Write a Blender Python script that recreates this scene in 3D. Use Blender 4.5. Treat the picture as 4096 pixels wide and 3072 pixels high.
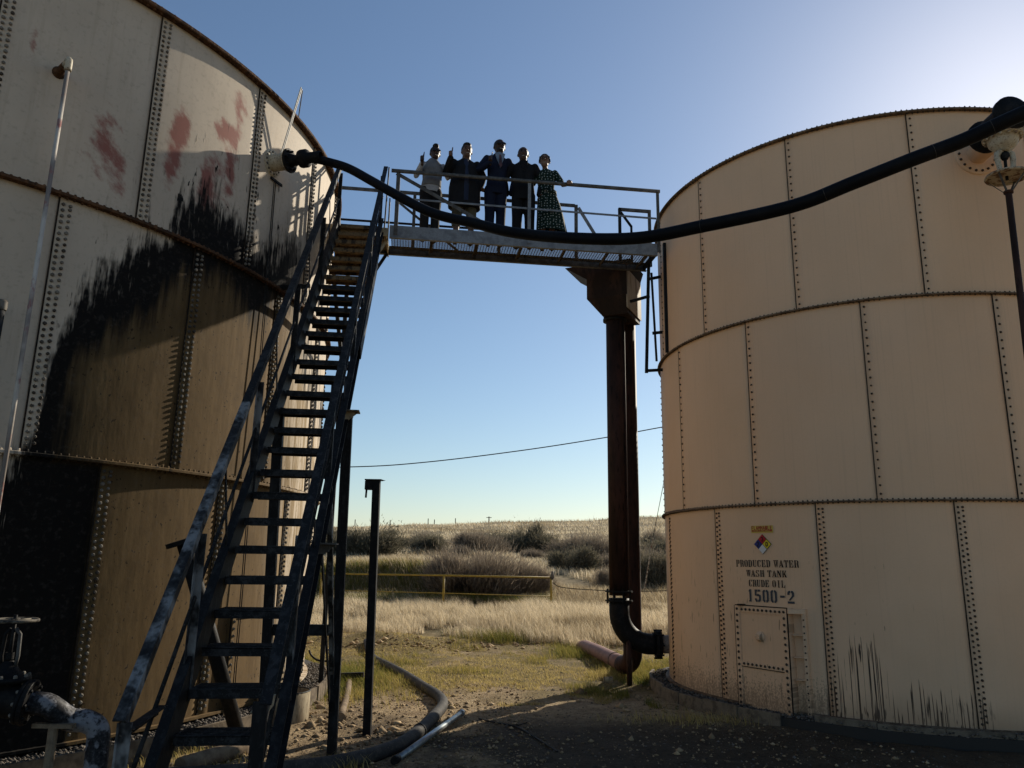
import bpy, bmesh, math, random
import numpy as np
from mathutils import Vector, Matrix, noise as mnoise
random.seed(7); rng = np.random.default_rng(11)
PI = math.pi; rad = math.radians
scene = bpy.context.scene
for o in list(bpy.data.objects): bpy.data.objects.remove(o)
COL = scene.collection

# ------------------------------------------------------------------ camera
F_PX, PITCH, ROLL, CAM_H = 3104.0, rad(12.995), rad(0.912), 1.668     # focal length in pixels of the 4096 px wide photograph
R0 = Vector((1, 0, 0)); FW = Vector((0, math.cos(PITCH), math.sin(PITCH))); U0 = Vector((0, -math.sin(PITCH), math.cos(PITCH)))
RR = R0*math.cos(ROLL) + U0*math.sin(ROLL); UR = -R0*math.sin(ROLL) + U0*math.cos(ROLL)
CAM = Vector((0, 0, CAM_H))
cd = bpy.data.cameras.new('camera'); cam = bpy.data.objects.new('camera', cd); COL.objects.link(cam)
cd.sensor_width = 36; cd.lens = 36*F_PX/4096; cd.clip_start = .05; cd.clip_end = 3000
M = Matrix.Identity(4)
for i, v in enumerate((RR, UR, -FW)):
    for k in range(3): M[k][i] = v[k]
M.translation = CAM; cam.matrix_world = M
scene.camera = cam
# ------------------------------------------------------------------ light
SUN_AZ, SUN_EL = rad(36.6), rad(26.6)
w = bpy.data.worlds.new('World'); scene.world = w; w.use_nodes = True
nt = w.node_tree; bg = nt.nodes['Background']
sky = nt.nodes.new('ShaderNodeTexSky'); sky.sky_type = 'NISHITA'; sky.sun_disc = False
sky.sun_elevation = SUN_EL; sky.sun_rotation = SUN_AZ; sky.altitude = 300; sky.air_density = 1.15; sky.dust_density = 0.5; sky.ozone_density = 4.0
wb = nt.nodes.new('ShaderNodeMix'); wb.data_type = 'RGBA'; wb.blend_type = 'MULTIPLY'; wb.inputs[0].default_value = 1; wb.inputs[7].default_value = (1.06, 1.015, .965, 1)   # camera white balance, uniform
nt.links.new(sky.outputs[0], wb.inputs[6]); nt.links.new(wb.outputs[2], bg.inputs[0]); bg.inputs[1].default_value = 0.077
sd = bpy.data.lights.new('sun', 'SUN'); sd.energy = 4.5; sd.angle = rad(.53); sd.color = (1, .90, .74)
sun = bpy.data.objects.new('sun', sd); COL.objects.link(sun)
SDIR = Vector((math.sin(SUN_AZ)*math.cos(SUN_EL), math.cos(SUN_AZ)*math.cos(SUN_EL), math.sin(SUN_EL)))
sun.rotation_euler = SDIR.to_track_quat('Z', 'Y').to_euler(); sun.location = (20, 25, 25)
vs = scene.view_settings; vs.view_transform = 'Standard'; vs.look = 'None'; vs.exposure = 0.5; vs.gamma = 1; vs.use_curve_mapping = False
scene.render.engine = 'CYCLES'; scene.cycles.max_bounces = 4

# ------------------------------------------------------------------ pixel helpers (direction only; the distance comes from what a thing touches)
def ray(x, y): return (FW + RR*((x-2048)/F_PX) - UR*((y-1536)/F_PX)).normalized()
def atz(x, y, z): d = ray(x, y); return CAM + d*((z-CAM_H)/d.z)
def aty(x, y, Y): d = ray(x, y); return CAM + d*(Y/d.y)
def proj(P): q = Vector(P)-CAM; d = q.dot(FW); return 2048+F_PX*q.dot(RR)/d, 1536-F_PX*q.dot(UR)/d
def atf(x, y, f): return CAM + FW*f + RR*((x-2048)/F_PX*f) - UR*((y-1536)/F_PX*f)

# ------------------------------------------------------------------ object helpers
def wmat(o):
    return (wmat(o.parent) @ o.matrix_parent_inverse @ o.matrix_basis) if o.parent else o.matrix_basis.copy()
def setpar(c, p):
    c.parent = p; c.matrix_parent_inverse = wmat(p).inverted(); return c
def tag(o, label, cat, group=None, kind=None):
    if label: o['label'] = label
    if cat: o['category'] = cat
    if group: o['group'] = group
    if kind: o['kind'] = kind
    return o
def thing(name, loc, label, cat, group=None):
    o = bpy.data.objects.new(name, None); COL.objects.link(o); o.location = loc; o.empty_display_size = .2
    return tag(o, label, cat, group)
def mobj(name, mesh, parent=None, mat=None):
    o = bpy.data.objects.new(name, mesh); COL.objects.link(o)
    if mat and not mesh.materials: mesh.materials.append(mat)
    if parent: setpar(o, parent)
    return o
def copy_tree(o, parent=None):
    c = o.copy(); COL.objects.link(c)
    if parent is not None: c.parent = parent
    for ch in o.children: copy_tree(ch, c)
    return c
def frame(d):
    d = Vector(d).normalized(); a = Vector((0, 0, 1)) if abs(d.z) < .95 else Vector((1, 0, 0))
    s = d.cross(a).normalized(); return d, s, s.cross(d).normalized()
def catmull(P, n=8):
    P = [Vector(p) for p in P]; out = []; Q = [P[0]*2-P[1]] + P + [P[-1]*2-P[-2]]
    for i in range(1, len(Q)-2):
        a, b, c, d = Q[i-1:i+3]
        for k in range(n):
            t = k/n
            out.append(.5*((2*b)+(c-a)*t+(2*a-5*b+4*c-d)*t*t+(3*b-a-3*c+d)*t**3))
    return out+[P[-1]]
class MB:
    def __init__(s): s.v = []; s.f = []
    def add(s, V, Fc):
        n = len(s.v); s.v += [tuple(p) for p in V]; s.f += [tuple(i+n for i in f) for f in Fc]; return s
    def boxm(s, m, sx, sy, sz):
        V = [m @ Vector((a*sx/2, b*sy/2, c*sz/2)) for c in (-1, 1) for b in (-1, 1) for a in (-1, 1)]
        return s.add(V, [(0, 2, 3, 1), (4, 5, 7, 6), (0, 1, 5, 4), (1, 3, 7, 5), (3, 2, 6, 7), (2, 0, 4, 6)])
    def box(s, c, size, rz=0): return s.boxm(Matrix.Translation(c) @ Matrix.Rotation(rz, 4, 'Z'), *size)
    def beam(s, p, q, w, h, up=(0, 0, 1)):
        p, q = Vector(p), Vector(q); d = (q-p); L = d.length; d.normalize()
        x = d.cross(Vector(up)); x = x.normalized() if x.length > 1e-4 else Vector((1, 0, 0)); z = x.cross(d).normalized()
        V = []
        for t in (p, q):
            for a, b in ((-1, -1), (1, -1), (1, 1), (-1, 1)): V.append(t + x*(a*w/2) + z*(b*h/2))
        return s.add(V, [(3, 2, 1, 0), (4, 5, 6, 7), (0, 1, 5, 4), (1, 2, 6, 5), (2, 3, 7, 6), (3, 0, 4, 7)])
    def channel(s, p, q, h, fl, t, side=1, up=(0, 0, 1)):       # C section: web of height h, flanges pointing to 'side'
        p, q = Vector(p), Vector(q); d = (q-p).normalized(); x = d.cross(Vector(up)).normalized()*side; z = Vector(up) - d*d.dot(Vector(up)); z.normalize()
        s.beam(p, q, t, h, up)
        for b in (-1, 1):
            o = x*(fl/2+t/2) + z*(b*(h/2-t/2)); s.beam(p+o, q+o, fl, t, up)
        return s
    def angle(s, p, q, a, t, side=1, up=(0, 0, 1)):             # L section
        p, q = Vector(p), Vector(q); d = (q-p).normalized(); x = d.cross(Vector(up)).normalized()*side; z = Vector(up) - d*d.dot(Vector(up)); z.normalize()
        s.beam(p, q, t, a, up); o = x*(a/2) + z*(a/2-t/2); s.beam(p+o, q+o, a-t, t, up); return s
    def tube(s, pts, r, n=12, caps=True):
        pts = [Vector(p) for p in pts]; m = len(pts); rs = r if hasattr(r, '__len__') else [r]*m
        t0 = (pts[1]-pts[0]).normalized(); _, sx, sy = frame(t0); V = []
        for i, p in enumerate(pts):
            t = (pts[min(i+1, m-1)]-pts[max(i-1, 0)]).normalized()
            sx = (sx - t*sx.dot(t)).normalized(); sy = t.cross(sx)
            for k in range(n):
                a = 2*PI*k/n; V.append(p + (sx*math.cos(a)+sy*math.sin(a))*rs[i])
        Fc = [(i*n+k, i*n+(k+1) % n, (i+1)*n+(k+1) % n, (i+1)*n+k) for i in range(m-1) for k in range(n)]
        if caps: Fc += [tuple(range(n-1, -1, -1)), tuple((m-1)*n+k for k in range(n))]
        return s.add(V, Fc)
    def rod(s, p, q, r, n=10): return s.tube([p, q], r, n)
    def lathe(s, o, axis, prof, n=24):                           # prof: (distance along axis, radius)
        d, sx, sy = frame(axis); o = Vector(o)
        return s.add([o + d*t + (sx*math.cos(2*PI*k/n)+sy*math.sin(2*PI*k/n))*max(r, 1e-4) for t, r in prof for k in range(n)],
                     [(i*n+k, i*n+(k+1) % n, (i+1)*n+(k+1) % n, (i+1)*n+k) for i in range(len(prof)-1) for k in range(n)])
    def disc(s, o, axis, r, th, n=24):
        return s.lathe(o, axis, [(0, 0), (0, r-.004), (.004, r), (th-.004, r), (th, r-.004), (th, 0)], n)
    def torus(s, c, axis, R, r, n=28, k=8):
        d, sx, sy = frame(axis); c = Vector(c); pts = [c + (sx*math.cos(2*PI*i/n)+sy*math.sin(2*PI*i/n))*R for i in range(n+1)]
        return s.tube(pts, r, k, False)
    def prism(s, poly, o, u, v, th):                             # flat polygon in plane (u, v) with thickness along u x v
        o, u, v = Vector(o), Vector(u), Vector(v); nn = u.cross(v).normalized(); n = len(poly)
        V = [o+u*a+v*b for a, b in poly] + [o+u*a+v*b+nn*th for a, b in poly]
        return s.add(V, [tuple(range(n-1, -1, -1)), tuple(range(n, 2*n))] + [(i, (i+1) % n, n+(i+1) % n, n+i) for i in range(n)])
    def bolt(s, p, axis, r=.014, h=.014, n=6):
        d, sx, sy = frame(axis); p = Vector(p); V = []
        for t, k in ((0, 1), (h*.65, 1), (h, .6)):
            for i in range(n):
                a = 2*PI*i/n+.3; V.append(p+d*t+(sx*math.cos(a)+sy*math.sin(a))*r*k)
        return s.add(V, [(j*n+i, j*n+(i+1) % n, (j+1)*n+(i+1) % n, (j+1)*n+i) for j in range(2) for i in range(n)] + [tuple(2*n+i for i in range(n))])
    def mesh(s, name, smooth=False):
        me = bpy.data.meshes.new(name); me.from_pydata(s.v, [], s.f); me.update()
        if smooth:
            me.polygons.foreach_set('use_smooth', [len(f) == 4 for f in s.f])
        return me
    def build(s, name, mat, parent=None, smooth=False, bevel=0):
        o = mobj(name, s.mesh(name, smooth), parent, mat)
        if bevel:
            b = o.modifiers.new('bevel', 'BEVEL'); b.width = bevel; b.segments = 2; b.limit_method = 'ANGLE'
        return o

# ------------------------------------------------------------------ node helpers
class NT:
    def __init__(s, name, rough=.7, metal=0, spec=.22):
        s.m = bpy.data.materials.new(name); s.m.use_nodes = True; s.t = s.m.node_tree; s.p = s.t.nodes['Principled BSDF']
        s.p.inputs['Roughness'].default_value = rough; s.p.inputs['Metallic'].default_value = metal; s.p.inputs['Specular IOR Level'].default_value = spec
    def n(s, ty, **k):
        x = s.t.nodes.new(ty)
        for a, b in k.items(): setattr(x, a, b)
        return x
    def put(s, inp, v):
        if hasattr(v, 'is_output'): s.t.links.new(v, inp)
        elif v is not None: inp.default_value = v
    def mt(s, op, a, b=None, c=None, clamp=False):
        x = s.n('ShaderNodeMath', operation=op, use_clamp=clamp)
        for i, v in enumerate((a, b, c)): s.put(x.inputs[i], v)
        return x.outputs[0]
    def add(s, a, b): return s.mt('ADD', a, b)
    def sub(s, a, b): return s.mt('SUBTRACT', a, b)
    def mul(s, a, b): return s.mt('MULTIPLY', a, b)
    def mx(s, a, b): return s.mt('MAXIMUM', a, b)
    def xyz(s, v):
        x = s.n('ShaderNodeSeparateXYZ'); s.put(x.inputs[0], v); return x.outputs
    def vec(s, a, b, c=0.0):
        x = s.n('ShaderNodeCombineXYZ')
        for i, v in enumerate((a, b, c)): s.put(x.inputs[i], v)
        return x.outputs[0]
    def pos(s): return s.n('ShaderNodeNewGeometry').outputs['Position']
    def obj(s): return s.n('ShaderNodeTexCoord').outputs['Object']
    def noise(s, v, scale, detail=4, rough=.55, dist=0):
        x = s.n('ShaderNodeTexNoise'); s.put(x.inputs['Vector'], v); x.inputs['Scale'].default_value = scale; x.inputs['Detail'].default_value = detail
        x.inputs['Roughness'].default_value = rough; x.inputs['Distortion'].default_value = dist; return x.outputs[0]
    def ss(s, v, lo, hi, a=0.0, b=1.0):                           # smoothstep map range
        x = s.n('ShaderNodeMapRange', interpolation_type='SMOOTHSTEP'); s.put(x.inputs[0], v)
        s.put(x.inputs[1], lo); s.put(x.inputs[2], hi); s.put(x.inputs[3], a); s.put(x.inputs[4], b); return x.outputs[0]
    def mix(s, f, a, b):
        x = s.n('ShaderNodeMix', data_type='RGBA'); s.put(x.inputs[0], f)
        for i, v in ((6, a), (7, b)): s.put(x.inputs[i], (*v, 1) if isinstance(v, tuple) and len(v) == 3 else v)
        return x.outputs[2]
    def curve(s, v, pts):                                         # pts in 0..1
        x = s.n('ShaderNodeFloatCurve'); s.put(x.inputs['Value'], v); c = x.mapping.curves[0]
        c.points[0].location = pts[0]; c.points[1].location = pts[-1]
        for p in pts[1:-1]: c.points.new(*p)
        x.mapping.update(); return x.outputs[0]
    def col(s, c): s.put(s.p.inputs['Base Color'], (*c, 1) if isinstance(c, tuple) else c); return s
    def rough(s, v): s.put(s.p.inputs['Roughness'], v); return s
    def bump(s, h, strength=.3, dist=.01):
        b = s.n('ShaderNodeBump'); b.inputs['Strength'].default_value = strength; b.inputs['Distance'].default_value = dist
        s.put(b.inputs['Height'], h); s.t.links.new(b.outputs[0], s.p.inputs['Normal']); return s
def patchy(name, a, b, scale=6, lo=.45, hi=.6, rough=.65, metal=0, c=None, bump=.15, sz=1.0, dist=.004, spec=.10):
    """two tones of paint, wear or dirt broken up by noise; sz < 1 stretches it downwards"""
    k = NT(name, rough, metal, spec); p = k.pos(); x, y, z = k.xyz(p); v = k.vec(x, y, k.mul(z, sz))
    n1 = k.noise(v, scale, 4, .62); n2 = k.noise(v, scale*5, 3, .6)
    f = k.ss(n1, lo, hi); col = k.mix(f, a, b)
    if c: col = k.mix(k.ss(n2, .55, .7), col, c)
    col = k.mix(k.mul(k.ss(n2, .3, .75), .35), col, tuple(q*.5 for q in a)); k.col(col)
    k.bump(k.add(n2, k.mul(f, .6)), bump, dist); return k.m

# ------------------------------------------------------------------ materials
LTX, LTY, LTR, LN = -8.688, 10.537, 5.89, 26
RTX, RTY, RTR, RN = 5.724, 12.026, 3.283, 14
LZ = (.08, 2.522, 4.944, 7.347); RZ = (0.0, 2.44, 4.88, 7.32)

def left_tank_mat():
    k = NT('left_tank_paint', .55); x, y, z = k.xyz(k.pos())
    dx = k.sub(x, LTX); dy = k.sub(LTY, y); a = k.mt('ARCTAN2', dx, dy); deg = k.mul(a, 180/PI); arc = k.mul(a, LTR)
    big = k.noise(k.vec(k.mul(arc, 1.2), k.mul(z, .8), 3.1), 1.0, 4); fine = k.noise(k.vec(arc, z, .2), 22, 5)
    st1 = k.noise(k.vec(k.mul(arc, 13), k.mul(z, .9), 1.7), 1.0, 5, .65)          # long vertical runs
    st2 = k.noise(k.vec(k.mul(arc, 40), k.mul(z, 3.0), 9.1), 1.0, 4, .6)
    flk = k.noise(k.vec(k.mul(arc, 16), k.mul(z, 4.5), 5.5), 1.0, 3, .5)
    base = k.mix(k.ss(big, .3, .7), (.48, .405, .315), (.56, .475, .37))
    base = k.mix(k.mul(k.ss(st1, .5, .72), .3), base, (.36, .29, .21))
    # upper edge of the oil spill as height over angle
    pts = [(44, 2.35), (48.3, 2.42), (49.6, 2.7), (50.3, 3.25), (51.3, 3.9), (53.2, 4.4), (55.8, 4.65), (58.8, 5.0), (60.5, 5.3), (63.8, 5.55), (67.5, 5.58), (70.4, 5.45), (73, 5.3), (75, 5.5), (79, 5.75), (83, 5.5), (87, 4.9), (92, 4.6)]
    zt = k.mul(k.curve(k.mul(k.sub(deg, 44), 1/48), [((p-44)/48, q/8) for p, q in pts]), 8)
    blob = k.noise(k.vec(k.mul(arc, 2.6), k.mul(z, 2.0), 6.3), 1.0, 4, .6); dab = k.noise(k.vec(k.mul(arc, 20), k.mul(z, 4.2), 8.8), 1.0, 3, .6)
    d = k.sub(k.add(zt, k.add(k.mul(k.sub(blob, .5), 1.3), k.add(k.mul(k.sub(st1, .5), .8), k.add(k.mul(k.sub(st2, .5), .7), k.mul(k.sub(dab, .5), .9))))), z)
    oil = k.ss(d, -.22, .26)
    far = k.ss(deg, 77, 90)                                                    # the run thins out round the far side
    oil = k.mul(oil, k.sub(1.0, k.mul(far, k.ss(st1, .42, .56))))
    spl = k.mul(k.ss(flk, .65, .70), k.mul(k.ss(d, -.9, -.2), k.ss(deg, 49, 52)))
    oil = k.mx(oil, spl)
    thick = k.mul(k.ss(k.add(k.sub(zt, z), k.mul(k.sub(st1, .5), .9)), 1.15, .70), 1.0)   # thick tar near the spill's top, its black also painting the shade there ...
    thick = k.mx(thick, k.ss(k.add(deg, k.mul(k.sub(st1, .5), 6)), 54.5, 51.0)); thick = k.mx(thick, k.mul(k.ss(k.add(deg, k.mul(k.sub(st2, .5), .8)), 56.2, 55.4), k.ss(z, 2.6, 2.45)))             # ... and shade painted as tar black over the side turned from the sun
    film = k.mix(k.ss(st1, .35, .7), (.118, .075, .032), (.152, .099, .045)); mot = k.noise(k.vec(k.mul(arc, 5), k.mul(z, 3.5), 2.2), 1.0, 5, .65); film = k.mix(k.mul(k.ss(mot, .42, .7), .55), film, (.085, .054, .024))
    film = k.mix(k.mul(far, .6), film, (.40, .30, .17))
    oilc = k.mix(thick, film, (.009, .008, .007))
    show = k.mul(k.ss(st1, .60, .68), k.mul(k.ss(deg, 52, 49), k.ss(st2, .35, .5)))         # paint showing between the runs low on the left
    oil = k.mul(oil, k.sub(1.0, k.mul(show, .85)))
    # sprayed red primer patches
    red = None
    for aa, zz, sa, sz_, w in ((52.0, 5.62, 1.5, .34, .9), (59.7, 6.28, 1.0, .2, 1), (58.9, 5.85, 1.0, .32, 1), (65.2, 6.48, 1.6, .12, 1), (67.3, 6.85, 1.3, .25, .8), (63.4, 5.72, 1.3, .38, 1.15), (66.5, 6.0, 1.0, .35, .95), (45.0, 6.3, .5, .25, .7), (54, 5.25, .8, .25, .6)):
        g = k.mul(k.mt('EXPONENT', k.mul(k.add(k.mt('POWER', k.mul(k.sub(deg, aa), 1/sa), 2.0), k.mt('POWER', k.mul(k.sub(z, zz), 1/sz_), 2.0)), -.7)), w)
        red = g if red is None else k.add(red, g)
    rn = k.noise(k.vec(k.mul(arc, 3.2), k.add(k.mul(z, 3.2), k.mul(arc, 1.8)), .4), 1.6, 5, .65)
    redf = k.ss(k.add(red, k.mul(k.sub(rn, .5), 2.1)), .40, 1.0)
    col = k.mix(k.mul(redf, .85), base, (.24, .062, .048))
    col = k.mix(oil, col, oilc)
    pit = k.mul(k.ss(k.noise(k.vec(k.mul(arc, 30), k.mul(z, 22), 4.4), 1.0, 2, .5), .66, .72), oil); col = k.mix(k.mul(pit, .8), col, (.02, .014, .009))
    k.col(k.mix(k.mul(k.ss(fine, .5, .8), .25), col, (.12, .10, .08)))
    k.rough(k.ss(oil, 0, 1, .7, .82)); k.p.inputs['Specular IOR Level'].default_value = .12
    k.bump(k.add(k.mul(oil, .5), k.add(k.mul(fine, .25), k.mul(k.mul(flk, oil), .8))), .35, .008)
    return k.m
def right_tank_mat():
    k = NT('right_tank_paint', .5); x, y, z = k.xyz(k.pos())
    dx = k.sub(x, RTX); dy = k.sub(RTY, y); a = k.mt('ARCTAN2', dx, dy); deg = k.mul(a, 180/PI); arc = k.mul(a, RTR)
    big = k.noise(k.vec(arc, k.mul(z, .6), 3.1), .8, 5); fine = k.noise(k.vec(arc, z, .2), 30, 5)
    obi = k.n('ShaderNodeObjectInfo').outputs['Random']; sag = k.noise(k.vec(k.mul(arc, 1.6), k.mul(z, 1.1), 5.0), 1.0, 2); clus = k.noise(k.vec(k.mul(arc, 4.5), .3, 1.0), 1.0, 2); thin = k.noise(k.vec(k.mul(arc, 60), k.mul(z, .55), 3.3), 1.0, 2, .5)
    st = k.noise(k.vec(k.mul(arc, 42), k.mul(z, 1.5), 7.7), 1.0, 3, .6)
    st2 = k.noise(k.vec(k.mul(arc, 34), k.mul(z, 4.5), 2.7), 1.0, 2, .5)
    base = k.mix(k.ss(big, .3, .7), (.70, .465, .285), (.765, .51, .315)); base = k.mix(k.mul(obi, .16), base, (.52, .36, .25)); base = k.mix(k.mul(k.ss(thin, .55, .72), .10), base, (.36, .24, .16))
    base = k.mix(k.mul(k.ss(fine, .5, .8), .2), base, (.55, .37, .24))
    # black runs splashed up from the ground, height over angle
    pts = [(-40, .15), (-37.5, .35), (-35.5, .72), (-31, .78), (-29, .66), (-27.5, .6), (-26.3, .25), (-22, .45), (-20, .22), (-17, .40), (-15.5, .25), (-12.5, .3), (-9, .05)]
    zt = k.mul(k.curve(k.mul(k.add(deg, 40), 1/31), [((p+40)/31, q/2) for p, q in pts]), 2)
    inside = k.mul(k.ss(deg, -39.5, -38), k.ss(deg, -9, -11))
    dd = k.add(k.sub(zt, z), k.add(k.mul(k.sub(clus, .5), .8), k.mul(k.sub(st, .5), 1.1)))
    blk = k.mul(k.mul(k.ss(thin, .555, .60), inside), k.ss(dd, -.02, .05))
    wide = k.noise(k.vec(k.mul(arc, 21), k.mul(z, 1.6), 4.1), 1.0, 4, .65); blk = k.mx(blk, k.mul(k.mul(k.ss(wide, .60, .66), inside), k.ss(k.add(dd, k.mul(k.sub(st2, .5), .3)), .16, .24)))
    blk = k.mx(blk, k.mul(k.mul(k.ss(k.add(st2, k.mul(clus, .6)), .92, 1.02), inside), k.ss(k.add(z, k.mul(st, .25)), .45, .2)))
    # thin brown flecks towards the left limb and around the door
    fk = k.mul(k.ss(st2, .66, .71), k.mul(k.ss(z, 2.5, .4), k.ss(deg, -41, -47)))
    fk = k.mx(fk, k.mul(k.ss(st2, .74, .77), k.mul(k.ss(z, 2.3, 1.2), k.ss(deg, -20, -24))))
    spk = k.noise(k.vec(k.mul(arc, 48), k.mul(z, 34), 1.9), 1.0, 3, .6); spl = k.mul(k.ss(k.add(k.add(k.mul(spk, .7), k.mul(st2, .3)), k.mul(k.ss(z, .75, .0), .20)), .62, .72), k.mul(k.ss(deg, -36, -40), k.ss(z, .85, .2)))
    col = k.mix(k.mul(fk, .75), base, (.12, .07, .035)); col = k.mix(k.mul(spl, .5), col, (.09, .058, .034)); col = k.mix(k.mul(blk, .95), col, (.018, .013, .010))
    dirt = k.mul(k.ss(k.add(z, k.mul(big, .35)), .55, .12), .45); col = k.mix(dirt, col, (.16, .10, .06))
    k.col(col); k.rough(k.ss(blk, 0, 1, .6, .5)); k.bump(k.add(k.mul(sag, 6.0), k.add(k.mul(fine, .15), k.mul(blk, .4))), .7, .008)
    return k.m
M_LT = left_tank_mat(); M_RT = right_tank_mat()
M_RUST = patchy('rusty_rim', (.055, .032, .020), (.13, .065, .032), 9, .4, .62, .85, c=(.03, .02, .014), bump=.6, dist=.01)
M_LBOLT = patchy('left_bolt_steel', (.20, .18, .15), (.06, .05, .04), 3, .42, .6, .6)
M_RBOLT = patchy('right_bolt_steel', (.055, .042, .032), (.09, .065, .045), 8, .4, .6, .6)
M_SEAM = patchy('seam_caulk', (.022, .017, .013), (.05, .035, .025), 8, .4, .7, .8)
M_RFL = patchy('right_flange_paint', (.20, .14, .09), (.09, .06, .04), 10, .4, .6, .7)
M_STEEL = patchy('oily_dark_steel', (.012, .012, .0125), (.028, .028, .0285), 14, .5, .68, .65, c=(.035, .035, .036), bump=.35, sz=.4)
M_TREAD = patchy('tread_steel', (.016, .0165, .017), (.045, .045, .046), 16, .48, .62, .65, c=(.07, .07, .071), bump=.5, sz=1)
M_TREADT = patchy('tread_tan', (.20, .135, .07), (.035, .028, .022), 11, .5, .6, .6, c=(.015, .013, .012), bump=.5, sz=.5)
M_RAILW = patchy('rail_white_peeling', (.22, .221, .218), (.014, .014, .0145), 4, .40, .52, .6, c=(.05, .05, .05), bump=.5, sz=.7)
M_RAIL = patchy('rail_oily', (.014, .0145, .015), (.034, .034, .035), 12, .5, .62, .65, c=(.06, .06, .06), bump=.5, sz=.7)
M_CREAMST = patchy('cream_steel', (.40, .33, .22), (.05, .04, .032), 7, .52, .62, .55, c=(.12, .10, .07), bump=.4, sz=.5)
M_GALV = patchy('galvanised', (.24, .25, .26), (.16, .165, .175), 9, .4, .65, .5, .25, bump=.15)
M_GALVD = patchy('weathered_galvanised', (.13, .125, .115), (.075, .07, .065), 10, .4, .6, .6, .1, bump=.2)
M_GRATE = patchy('grating_rust', (.10, .075, .045), (.05, .04, .028), 12, .4, .6, .75)
M_HOSE = patchy('black_hose', (.005, .0055, .007), (.009, .0095, .011), 6, .4, .7, .6, bump=.1)
M_BLKIRON = patchy('black_iron', (.010, .010, .0105), (.022, .020, .018), 12, .45, .65, .6, bump=.3)
M_GROUNDHOSE = patchy('dusty_hose', (.040, .038, .036), (.075, .068, .060), 9, .4, .65, .75, c=(.12, .105, .085), bump=.2)
M_PIPERED = patchy('rusty_riser', (.030, .017, .013), (.058, .028, .020), 4, .4, .62, .65, c=(.012, .009, .008), bump=.2, sz=.25)
M_BOX = patchy('rusty_box', (.024, .015, .011), (.050, .027, .018), 5, .45, .65, .65, c=(.015, .012, .01), bump=.25, sz=.35)
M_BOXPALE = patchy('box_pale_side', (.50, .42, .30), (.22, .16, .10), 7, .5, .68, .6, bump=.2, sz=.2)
M_PINK = patchy('pink_pipe', (.26, .15, .125), (.20, .12, .10), 6, .4, .65, .6, bump=.1)
M_TANPIPE = patchy('tan_nozzle', (.42, .31, .24), (.30, .22, .16), 8, .45, .7, .55, c=(.05, .035, .03))
M_CREAM = patchy('cream_valve', (.50, .45, .34), (.42, .36, .26), 10, .4, .65, .5, c=(.14, .07, .04), bump=.3)
M_CREAMR = patchy('cream_rusty', (.45, .38, .27), (.13, .065, .035), 12, .46, .58, .65, bump=.4)
M_WHEEL = patchy('worn_wheel', (.17, .15, .12), (.03, .027, .024), 9, .46, .58, .6)
M_WRAP = patchy('tar_wrapped_pipe', (.22, .22, .235), (.012, .012, .014), 7, .44, .54, .55, c=(.05, .045, .05), bump=.4)
M_YELLOW = patchy('yellow_rail', (.34, .245, .05), (.22, .15, .05), 7, .45, .7, .55, c=(.14, .08, .04))
M_WOOD = patchy('old_board', (.20, .16, .115), (.10, .08, .06), 8, .4, .65, .85, bump=.5)
M_CONC = patchy('pale_drum', (.36, .30, .20), (.22, .17, .11), 9, .42, .6, .8, c=(.08, .06, .04), bump=.4, sz=.3)
M_STEELPIPE = patchy('bright_pipe', (.34, .37, .38), (.18, .19, .20), 10, .45, .65, .35, .6, bump=.1)
M_DIRTPIPE = patchy('dirt_pipe', (.24, .18, .12), (.15, .11, .075), 10, .4, .65, .85, bump=.4)
M_WIRE = patchy('wire', (.02, .02, .02), (.04, .04, .04), 4)
M_WHITE = patchy('white_rod', (.62, .60, .55), (.45, .42, .36), 6, .5, .7, .5)
M_POLEWOOD = patchy('pole_wood', (.09, .07, .055), (.06, .05, .04), 4)
M_BLACKPAINT = NT('stencil_black', .6).col((.012, .011, .010)).m
M_GREYPAINT = NT('stencil_grey', .6).col((.055, .060, .068)).m
def flat(name, c, r=.5): return NT(name, r).col(c).m
M_SGY = flat('sign_yellow', (.62, .46, .10)); M_SGR = flat('sign_red', (.33, .055, .03)); M_DR = flat('diamond_red', (.42, .02, .03)); M_DB = flat('diamond_blue', (.02, .035, .19)); M_DY = flat('diamond_yellow', (.68, .52, .03)); M_DW = flat('diamond_white', (.62, .62, .60))

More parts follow.
